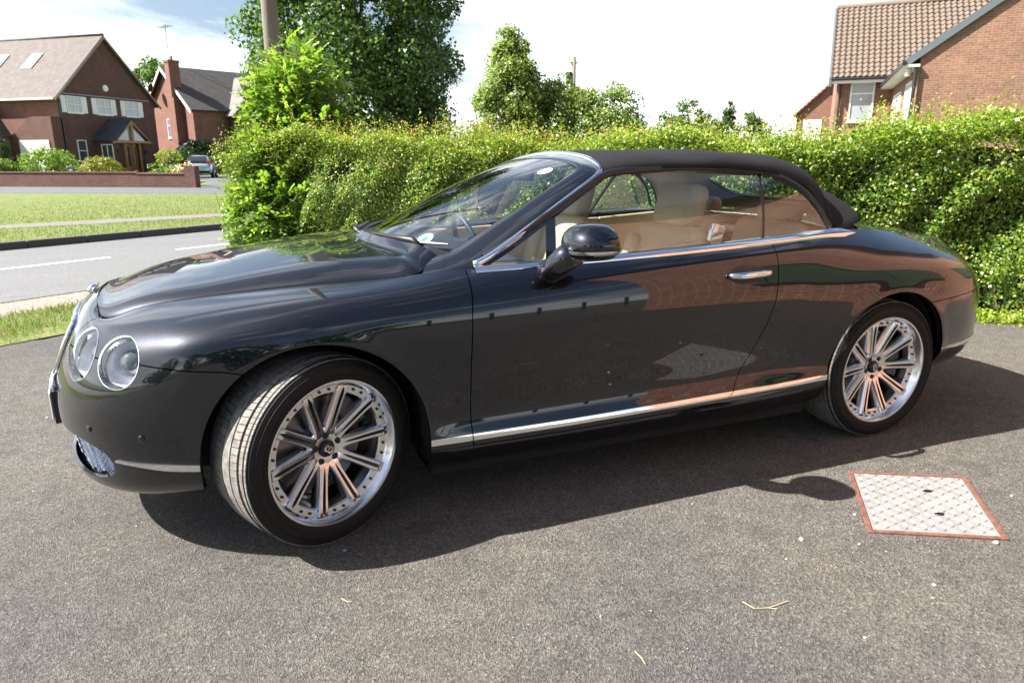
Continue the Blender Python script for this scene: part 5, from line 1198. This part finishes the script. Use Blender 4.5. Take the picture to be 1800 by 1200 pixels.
# ---- ash / elder saplings round the pole at the hedge end
AM = [leaf_mat('elder_leaf', (.105,.18,.035), (.18,.26,.055), tl=.5), leaf_mat('elder_leaf_pale', (.20,.27,.065), (.29,.35,.10), tl=.5), leaf_mat('elder_leaf_dark', (.035,.09,.014), (.07,.14,.02))]
def frond_shrub(name, label, base, blobs, nf, seed, leaflet=.075, fl=.30):
    g = np.random.default_rng(seed); root = empty(name, base, 0, label, 'shrub'); co = []; mi = []; stems = MB()
    wts = np.array([b[3]**2*b[4] for b in blobs]); pick = g.choice(len(blobs), nf, p=wts/wts.sum()); stm = []
    for i in range(nf):
        x, y, z, r, rz = blobs[pick[i]]; d = sphere_dirs(g, 1)[0]; p = np.array([x, y, z])+d*np.array([r, r, rz])*g.uniform(.55, 1.)**.5
        if p[2] < .05: continue
        ax = unit(d*np.array([1, 1, .35])+np.array([0, 0, g.uniform(-.35, .5)])+g.normal(0, .55, 3)); side = unit(np.cross(ax, [0, 0, 1.])+g.normal(0, .45, 3)); up_ = unit(np.cross(side, ax)); L_ = fl*g.uniform(.7, 1.25); m_i = g.choice(3, p=[.55, .27, .18])
        tip = p+ax*L_+np.array([0, 0, -.25*L_]); stm.append([p-side*.0025, p+side*.0025, tip])
        for k in range(7):
            t = .25+.75*(k//2)/3; b = p+ax*L_*t+np.array([0, 0, -.25*L_*t*t]); sg_ = (1 if k % 2 else -1); dr = ax if k == 6 else unit(side*sg_*.85+ax*.45+np.array([0, 0, -.15])); wv = unit(np.cross(dr, up_)); s_ = leaflet*g.uniform(.75, 1.2)
            co.append([b, b+dr*s_*.5+wv*s_*.36, b+dr*s_, b+dr*s_*.5-wv*s_*.36]); mi.append(m_i)
    o = quads_obj('fronds', np.array(co), AM, root, mi); o['kind'] = 'stuff'; o = quads_obj('leaf_stalks', np.array(stm), AM[1], root, None, 3); o['kind'] = 'stuff'
    for b in blobs: limb(stems, (b[0]*.4, b[1]*.4, 0), (b[0], b[1], b[2]), .035, .01, g, .1)
    stems.build('stems', BARK, root, True); return root
VX = lambda r, d: np.array(W(r, d))[:2]
eb = VX(-3.0, 9.75); bl = []
for r, d, z, rr_, rz in ((-2.95,9.9,2.1,.48,.5),(-2.75,9.8,1.75,.5,.5),(-3.0,9.7,1.45,.55,.5),(-2.65,9.7,1.15,.62,.5),(-3.2,9.5,.85,.45,.4),(-2.85,9.4,.75,.6,.5),(-3.3,9.4,.42,.36,.33),(-2.95,10.1,2.55,.30,.35),(-2.65,9.9,2.35,.33,.36),(-2.4,9.6,1.5,.45,.4),(-3.2,9.9,1.9,.33,.45)):
    q = VX(r, d)-eb; bl.append((q[0], q[1], z, rr_, rz))
frond_shrub('elder_shrub', 'bright green feathery shrub growing round the wooden pole at the hedge end', (eb[0], eb[1], 0), bl, 4600, 31, .072, .22)
# ---- poles and wires
POLEM = bark_mat('weathered_pole', (.15,.125,.105), (.26,.22,.185), 8.)
b = W(-3.55, 11.2); po_ = MB(); po_.tube([(0,0,-.1),(0,0,4),(.02,0,9.2)], [.125,.115,.095], 16); o = po_.build('telegraph_pole', POLEM, None, True); o.location = b; tag(o, 'wooden telegraph pole rising from the bright shrub', 'pole')
p2 = empty('telegraph_pole', W(3.4,41), 0, 'far telegraph pole above the middle trees', 'pole'); MB().tube([(0,0,0),(0,0,6.7)], [.16,.13], 10).build('pole', POLEM, p2, True); MB().box((-.42,-.1,5.3), (-.15,.1,5.9)).build('transformer', GUTTER, p2); MB().box((-.22,-.06,6.35), (.22,.06,6.42)).build('crossarm', POLEM, p2)
for k, (zA, zB) in enumerate(((8.8, 7.6), (8.5, 7.1))):
    A = np.array(W(-3.55,11.2,zA)); Bp = np.array(W(-34+k*4,40,zB+3)); mb = MB(); mb.tube([A+(Bp-A)*t+np.array([0,0,-1.6*4*t*(1-t)*.5]) for t in np.linspace(0, 1, 24)], .012, 4); o = mb.build('overhead_wire', mat('wire', (.12,.14,.16), .6)); tag(o, ('upper' if k == 0 else 'lower')+' thin overhead wire crossing the sky on the left', 'wire')
# ---- trees
SM = [leaf_mat('sycamore_leaf', (.045,.095,.018), (.080,.145,.026), nscale=1.2, tl=.3), leaf_mat('sycamore_leaf_light', (.12,.22,.032), (.20,.30,.045), nscale=1.2), leaf_mat('sycamore_leaf_deep', (.022,.052,.012), (.042,.082,.018), nscale=1.2, tl=.25)]
tree('sycamore_tree', 'large dark green sycamore tree behind the wooden pole', W(-4.6,22), 9, (0,0,4.4), (3.0,2.6,4.3), 320, 330, .105, SM, [.52,.24,.24], 41, .72, .24, None, .85)
BM = [leaf_mat('birch_leaf', (.13,.20,.040), (.21,.28,.06), nscale=2.), leaf_mat('birch_leaf_light', (.26,.33,.08), (.35,.39,.11), nscale=2.), leaf_mat('birch_leaf_dark', (.055,.11,.024), (.095,.16,.035), nscale=2.)]
def cone(p, cc, cr_): t = np.clip((p[2]-(cc[2]-cr_[2]))/(2*cr_[2]), 0, 1); q = p.copy(); q[:2] = cc[:2]+(p[:2]-cc[:2])*(1.22-.95*t); return q
tree('birch_tree', 'tall loose light green tree behind the middle of the hedge', W(.0,16), 4.2, (0,0,2.25), (1.12,.95,1.85), 210, 140, .066, BM, [.5,.3,.2], 42, .24, .06, None, .7, kind_shape=cone)
tree('leafy_bush', 'dense green bush filling the gap beside the tall loose tree', W(.62,16.6), 3, (0,0,1.65), (.85,.7,1.45), 110, 140, .062, BM, [.5,.25,.25], 48, .28, .05, None, .7)
tree('leafy_bush', 'pale green bush in the middle, right of the tall loose tree', W(1.15,16.3), 3, (0,0,1.6), (1.05,.8,1.42), 140, 150, .060, BM, [.45,.35,.2], 43, .26, .05, None, .7)
tree('leafy_bush', 'rounded olive bush right of the far telegraph pole', W(2.2,16.2), 3, (0,0,1.6), (.82,.8,1.36), 120, 160, .060, [BM[0], BM[2], BM[1]], [.5,.3,.2], 44, .26, .05, None, .7)
FM = [leaf_mat('far_leaf', (.085,.15,.032), (.14,.21,.045), nscale=.8), leaf_mat('far_leaf_dark', (.025,.06,.015), (.045,.085,.02), nscale=.8)]
for (r, d, h, rr_, sd, lb) in ((9.6,44,4.1,1.3,51,'small far tree, leftmost of the row behind the hedge right of the roof'),(11.1,46,5.0,1.35,52,'rounded far tree, tallest of the row behind the hedge right of the roof'),(12.4,45,3.8,.9,53,'small far bush between the rounded tree and the pointed conifer'),(15.3,47,4.2,1.2,55,'far bush nearest the red roofed house')):
    tree('distant_tree', lb, W(r, d), h, (0,0,h*.5), (rr_,rr_,h*.5), 45, 90, .16, FM, [.6,.4], sd, .42, .1, 'far trees behind the hedge')
tree('conifer_tree', 'small pointed conifer far behind the hedge', W(13.6,46), 4.7, (0,0,2.4), (.75,.75,2.4), 60, 80, .13, FM, [.4,.6], 54, .26, .08, None, kind_shape=cone)
tree('distant_tree', 'leafy green tree between the two houses across the road', W(-41.5,88), 13, (0,0,7.5), (3.6,3.4,5.0), 70, 160, .42, SM, [.5,.4,.1], 56, 1.2, .3)
# ---- front garden across the road
GM = [leaf_mat('garden_leaf', (.13,.23,.03), (.22,.31,.05), nscale=1.5), leaf_mat('garden_leaf_dark', (.04,.09,.015), (.07,.13,.02), nscale=1.5)]; YM = [leaf_mat('golden_yew_leaf', (.20,.21,.02), (.27,.26,.03), nscale=1.5), leaf_mat('golden_yew_dark', (.10,.12,.015), (.15,.16,.02), nscale=1.5)]; DM = [leaf_mat('dark_hedge_leaf', (.018,.045,.012), (.035,.07,.016), nscale=1.5)]
PINK = mat('pink_petals', (.75,.16,.42), .6); ORNG = mat('orange_petals', (.80,.42,.26), .6); CRMP = mat('cream_petals', (.80,.72,.48), .6); BLUEP = mat('grey_blue_petals', (.42,.42,.52), .6)
def bush(nm, lb, r, d, w_, h, mats, probs, seed, leaf=.11, n=70, per=60, cat='shrub', z=.16, dome=None):
    x, y, _ = W(r, d); return tree(nm, lb, (x, y, z), h, (0,0,h*.5), (w_*.5,w_*.5,h*.5), n, per, leaf, mats, probs, seed, min(w_, h)*.2, .05, None, .8, cat)
bush('garden_shrub', 'large light green rounded shrub behind the brick garden wall', -24.2,38, 2.7,1.75, GM, [.75,.25], 61)
bush('clipped_yew', 'golden clipped dome of yew behind the brick garden wall', -19.6,34.6, 1.75,1.25, YM, [.75,.25], 62, .06, 90, 130)
bush('garden_shrub', 'light green shrub at the left edge of the garden wall', -25.4,36, 1.3,1.15, GM, [.75,.25], 63)
bush('conifer_shrub', 'tall dark conifer at the far left of the garden', -32.8,46, 1.9,2.7, DM, [1.], 64)
bush('flower_clump', 'bright pink flower clump beside the yew dome', -18.2,35, .45,.62, [PINK, GM[0]], [.8,.2], 65, .06, 25, 40, 'flowers')
bush('flower_clump', 'grey blue flower clump left of the yew dome', -20.9,34.2, .55,.85, [BLUEP, GM[1]], [.6,.4], 66, .06, 25, 40, 'flowers')
bush('garden_plant', 'low green plants right of the pink flowers', -17.3,35.4, 1.2,.95, GM, [.6,.4], 67, .09, 30, 40, 'plant')
bush('garden_plant', 'low green plants left of the orange flowers', -16.3,35, 1.0,.85, GM, [.8,.2], 68, .09, 30, 40, 'plant')
bush('flower_bush', 'orange and cream flowering bush next to the wall pier', -15.35,34, .95,.98, [ORNG, CRMP, GM[0]], [.35,.4,.25], 69, .08, 35, 50, 'flowers')
bush('garden_plant', 'spiky pale green plant in front of the porch', -21.3,45, 1.5,1.7, [GM[0], YM[0]], [.6,.4], 70, .12, 30, 40, 'plant')
bush('garden_shrub', 'dark green shrub right of the porch', -25.4,56, 2.0,1.9, [GM[1], DM[0]], [.6,.4], 71)
bush('hedge_shrub', 'dark clipped hedge behind the silver hatchback', -25.9,60, 3.4,2.6, DM, [1.], 72, .14, 90, 60, 'hedge'); bush('hedge_shrub', 'olive clipped hedge right of the dark hedge by the driveway', -22.9,59.5, 3.2,2.4, [YM[1], DM[0]], [.6,.4], 73, .14, 90, 60, 'hedge'); bush('hedge_shrub', 'yellow green hedge partly behind the bright shrub', -20.6,58, 2.6,2.3, [YM[0], YM[1]], [.6,.4], 74, .14, 90, 60, 'hedge')
# ---- trees behind the photographer, mirrored in the front wing
for (x, y, h, rr_, sd, lb) in ((-12,-15,6,3.2,81,'tree mirrored in the front wing of the convertible'),(-6,-17,5,2.8,82,'lower tree mirrored beside the door mirror'),(0,-16,4.5,2.6,83,'tree mirrored above the teal railing'),(-19,-9,6,3.,84,'tree mirrored near the headlights')):
    tree('garden_tree', lb, (x, y, 0), h, (0,0,h*.5), (rr_,rr_,h*.5), 60, 90, .25, [SM[0], SM[2]], [.5,.5], sd, .9, .15)
# ================================================================== small things on the drive
# inspection cover: rusty frame and chequer plate
CC = np.array([(.89,-1.20),(1.33,-1.44),(.97,-1.87),(.53,-1.63)]); cen = CC.mean(0); ux = unit(CC[1]-CC[0]); uy = unit(CC[0]-CC[3]); uy = unit(uy-ux*(uy@ux)); lw, lh = .50, .56
cov = empty('inspection_cover', (cen[0], cen[1], 0), math.atan2(ux[1], ux[0]), 'square galvanised chequer-plate cover in a rusty frame set in the tarmac', 'manhole cover')
def rust_mat():
    m = mat('rusty_steel', (.30,.12,.07), .8); g = NT(m); n = g.noise(40, 6); g.color(g.ramp(n.outputs[0], [(.3, (.085,.035,.024)), (.6, (.17,.075,.05)), (.8, (.23,.12,.09))])); g.bump(n.outputs[0], .4, .003); return m
def galv_mat():
    m = mat('galvanised_plate', (.40,.40,.38), .55, .2); g = NT(m); n = g.noise(12, 6); n2 = g.noise(2.5, 4); c = g.ramp(n.outputs[0], [(.3, (.21,.21,.20)), (.7, (.30,.30,.29))]); g.color(g.mix(g.ramp(n2.outputs[0], [(.62, grey(0)), (.75, grey(.5))]), c, (.22,.19,.15))); return m
RUST, GALV = rust_mat(), galv_mat(); a, b_ = lw/2, lh/2; t = .020
fr_ = MB()
for x0, y0, x1, y1 in ((-a,-b_,a,-b_+t),(-a,b_-t,a,b_),(-a,-b_+t+.0005,-a+t,b_-t-.0005),(a-t,-b_+t+.0005,a,b_-t-.0005)): 
    MB().box((x0,y0,-.004), (x1,y1,.007)).build('frame_bar', RUST, cov, bevel=.002)
MB().box((-a+t+.003,-b_+t+.003,-.004), (a-t-.003,b_-t-.003,.005)).build('plate', GALV, cov, bevel=.001)
st = MB(); k = 0
nx, ny = 13, 16
for i in range(nx):
    for j in range(ny):
        x = -a+t+.022+(lw-2*t-.044)*i/(nx-1); y = -b_+t+.022+(lh-2*t-.044)*j/(ny-1); an_ = (math.pi/4 if (i+j) % 2 else -math.pi/4); d = np.array([math.cos(an_), math.sin(an_)])*.0150; q = np.array([-d[1], d[0]])*.30
        st.add([(x-d[0],y-d[1],.0052),(x-q[0],y-q[1],.0052),(x+d[0],y+d[1],.0052),(x+q[0],y+q[1],.0052),(x-d[0]*.3,y-d[1]*.3,.0100),(x+d[0]*.3,y+d[1]*.3,.0100)], [(0,4,1),(1,4,5),(1,5,2),(2,5,3),(3,5,4),(3,4,0)])
o = st.build('tread_lozenges', mat('worn_galvanised', (.34,.34,.33), .4, .35), cov); o['kind'] = 'stuff'
for y in (.13, -.13): MB().lathe([(.001,.0092),(.006,.0092),(.013,.0090)], (0.03,y,0), (0,0,1), 12).build('key_hole', SEAL, cov).scale = (1.6,.8,1)
SHR = Matrix(((.5*(CC[1]+CC[2]-CC[0]-CC[3])[0]/lw, .5*(CC[0]+CC[1]-CC[2]-CC[3])[0]/lh, 0), (.5*(CC[1]+CC[2]-CC[0]-CC[3])[1]/lw, .5*(CC[0]+CC[1]-CC[2]-CC[3])[1]/lh, 0), (0,0,1))).to_4x4()
cov.rotation_euler = (0,0,0)
for o in cov.children: o.data.transform(SHR @ Matrix.Diagonal((*o.scale, 1))); o.scale = (1,1,1)
# pebbles
PEB = [mat('white_pebble', (.70,.66,.60), .8), mat('grey_pebble', (.34,.33,.32), .8), mat('pink_pebble', (.55,.30,.24), .8)]
spots = [((1408,949),.011,0,'pale pebble left of the cover'),((1642,1029),.007,0,'small white pebble below the cover'),((606,968),.009,1,'grey pebble by the front tyre'),((1750,955),.012,1,'pale grey stone off the cover corner'),((1502,905),.008,0,'white stone chip at the left edge of the cover frame'),((1778,872),.007,2,'pink stone right of the cover'),((1217,886),.006,2,'tiny pink stone by the mirror shadow'),((83,735),.010,0,'white pebble beside the number plate'),((1640,1051),.006,1,'flat grey chip under the white pebble'),((240,925),.006,1,'grey chip in the shade under the bumper'),((1510,957),.006,1,'grey chip below the cover frame'),((1056,1084),.006,1,'lone grey chip in the foreground'),((1382,983),.005,0,'tiny white chip left of the cover')]
for (px_, r, c_, lb) in spots:
    dxy = Vector(((px_[0]-900)/1234.45, -(px_[1]-600)/1234.45, 1)); dirw = r2*dxy.x+u2*dxy.y+fwd; tt_ = -CAM.z/dirw.z; p = CAM+dirw*tt_
    g = np.random.default_rng(int(px_[0])); bm = bmesh.new(); bmesh.ops.create_icosphere(bm, subdivisions=2, radius=r)
    sc = Vector((g.uniform(.8,1.3), g.uniform(.7,1.1), g.uniform(.5,.75)))
    for v in bm.verts: v.co = Vector((v.co.x*sc.x, v.co.y*sc.y, v.co.z*sc.z))*(1+g.normal(0,.10))
    me = bpy.data.meshes.new('pebble'); bm.to_mesh(me); bm.free(); me.materials.append(PEB[c_]); o = link(bpy.data.objects.new('pebble', me)); o.scale = (.8,.8,.8); o.location = (p.x, p.y, r*.4); o.rotation_euler = (0,0,g.uniform(0,6)); tag(o, lb, 'pebble', 'pebbles scattered on the drive')
STRAW = mat('dry_straw', (.55,.42,.24), .8)
for k, (pts, lb) in enumerate((([(1305,1060),(1325,1072),(1350,1070),(1384,1058)], 'curved dry twig on the tarmac below the cover'), ([(600,1053),(612,1060),(618,1059)], 'short straw lying below the front tyre'), ([(1116,1148),(1128,1160),(1134,1170)], 'short straw at the bottom edge of the drive'))):
    P = []
    for x, y in pts:
        dxy = Vector(((x-900)/1234.45, -(y-600)/1234.45, 1)); dirw = r2*dxy.x+u2*dxy.y+fwd; q = CAM+dirw*(-CAM.z/dirw.z); P.append((q.x, q.y, .004+.004*random.random()))
    mb = MB(); mb.tube(P, .0013, 5); 
    if k == 0: mb.tube([P[2], (P[2][0]+.02, P[2][1]-.015, .006)], .0012, 4)
    o = mb.build('dry_twig', STRAW); tag(o, lb, 'twig', 'straws on the drive')
# fallen grit: loose chips too many to count
gg = np.random.default_rng(5); n = 1500; xy = np.stack([gg.uniform(-3.2, 3.6, n), gg.uniform(-3.0, 1.2, n)], 1); r_ = gg.exponential(.0010, n)+.0010; co = np.zeros((n, 3, 3)); an_ = gg.uniform(0, 6.28, n)
for q in range(3): co[:, q, 0] = xy[:, 0]+r_*np.cos(an_+q*2.1); co[:, q, 1] = xy[:, 1]+r_*np.sin(an_+q*2.1); co[:, q, 2] = gg.uniform(.001, .004, n)
o = quads_obj('loose_grit', co, [PEB[1], PEB[0]], None, gg.choice(2, n, p=[.9,.1]), 3); tag(o, 'fine loose stone grit scattered over the tarmac', 'grit', kind='stuff')
# ---- silver-blue hatchback on the drive across the road
hc = empty('hatchback_car', W(-21.1,49.2,.115), 0, 'pale silver blue hatchback parked tail-on beside the house across the road', 'car')
hd = np.array(W(-.30,.954))-np.array(W(0,0)); hc.rotation_euler = (0,0,math.atan2(hd[1], hd[0])+math.pi)   # local -X = forward, +X = tail
HP = mat('silver_blue_paint', (.36,.46,.52), .35, .5, 1.); HGL = mat('tinted_glass', (.02,.025,.03), .05, 0, .8)
secs = []
for x, zs_, wd, zt_, wt in ((-2.05,.45,.70,.62,.55),(-1.9,.30,.82,.74,.70),(-1.2,.25,.87,.90,.74),(-.75,.25,.88,.98,.76),(.1,.25,.88,1.0,.76),(1.0,.25,.88,1.0,.76),(1.75,.28,.86,.98,.74),(2.0,.32,.80,.92,.70),(2.1,.40,.72,.80,.62)):
    secs.append([(x,-wd*.9,zs_),(x,-wd,zs_+.2),(x,-wd*.99,zt_-.15),(x,-wt,zt_),(x,0,zt_+.02),(x,wt,zt_),(x,wd*.99,zt_-.15),(x,wd,zs_+.2),(x,wd*.9,zs_)])
P = bspl_surf(np.array(secs), 40, 33); MB().add(P.reshape(-1,3), grid_faces(40,33)+[list(range(33))]+[[39*33+k for k in range(33)]]).build('body', HP, hc, True)
cab = []
for x, z0, wb, zt_, wt in ((-.95,.95,.72,.96,.70),(-.45,.96,.75,1.30,.60),(.1,.97,.76,1.46,.57),(.9,.97,.76,1.45,.56),(1.45,.97,.75,1.36,.54),(1.72,.97,.73,1.2,.56),(1.93,.95,.70,.97,.66)):
    cab.append([(x,-wb,z0),(x,-(wb*.5+wt*.5),(z0+zt_)/2+.03),(x,-wt,zt_-.03),(x,-wt*.7,zt_),(x,0,zt_+.02),(x,wt*.7,zt_),(x,wt,zt_-.03),(x,(wb*.5+wt*.5),(z0+zt_)/2+.03),(x,wb,z0)])
P = bspl_surf(np.array(cab), 40, 33); MB().add(P.reshape(-1,3), grid_faces(40,33)).build('cabin', HP, hc, True)
for sgn in (-1, 1):
    for x0, x1, x2, x3 in ((-.55,-.02,.02,-.05),(.05,.72,.72,.05)): MB().add([(x0,sgn*.772,1.0),(x1,sgn*.772,1.0),(x2 if x0 > 0 else x1,sgn*.655,1.33),(x3 if x0 > 0 else -.28,sgn*.655,1.33)], [(0,1,2,3)]).build('side_window', HGL, hc)
    MB().add([(.80,sgn*.768,1.0),(1.30,sgn*.765,1.0),(1.12,sgn*.67,1.27),(.80,sgn*.655,1.33)], [(0,1,2,3)]).build('side_window', HGL, hc)
    MB().box((1.93,sgn*.66-.09,.80), (2.02,sgn*.66+.09,1.12)).build('tail_light', mat('red_lens', (.55,.03,.03), .2, 0, 1.), hc, bevel=.03)
    for x in (-1.32, 1.30):
        wl = empty('wheel', (x, sgn*.78, .32), parent=hc); m2 = MB(); m2.lathe([(.20,.10),(.30,.10),(.32,.06),(.32,-.06),(.30,-.1)], (0,0,0), (0,sgn,0), 24); m2.build('tyre', RUBBER, wl, True); m2 = MB(); m2.lathe([(.001,.09),(.05,.08),(.07,.06),(.19,.085),(.205,.10)], (0,0,0), (0,sgn,0), 20); m2.build('rim', ALLOY, wl, True)
        MB().lathe([(.36,.0),(.36,.02),(.001,.02)], (x, sgn*.862, .33), (0,sgn,0), 24).build('wheel_arch', BLACK, hc)
MB().add([(1.52,-.52,1.36),(1.52,.52,1.36),(1.90,.60,1.06),(1.90,-.60,1.06)], [(0,1,2,3)]).build('rear_screen', HGL, hc).location = (.055,0,.03)
MB().box((2.085,-.26,.66), (2.115,.26,.77)).build('number_plate', mat('plate_yellow', (.75,.52,.04), .4), hc)
MB().box((2.02,-.7,.40), (2.13,.7,.46)).build('bumper_strip', BLACK, hc, bevel=.01)
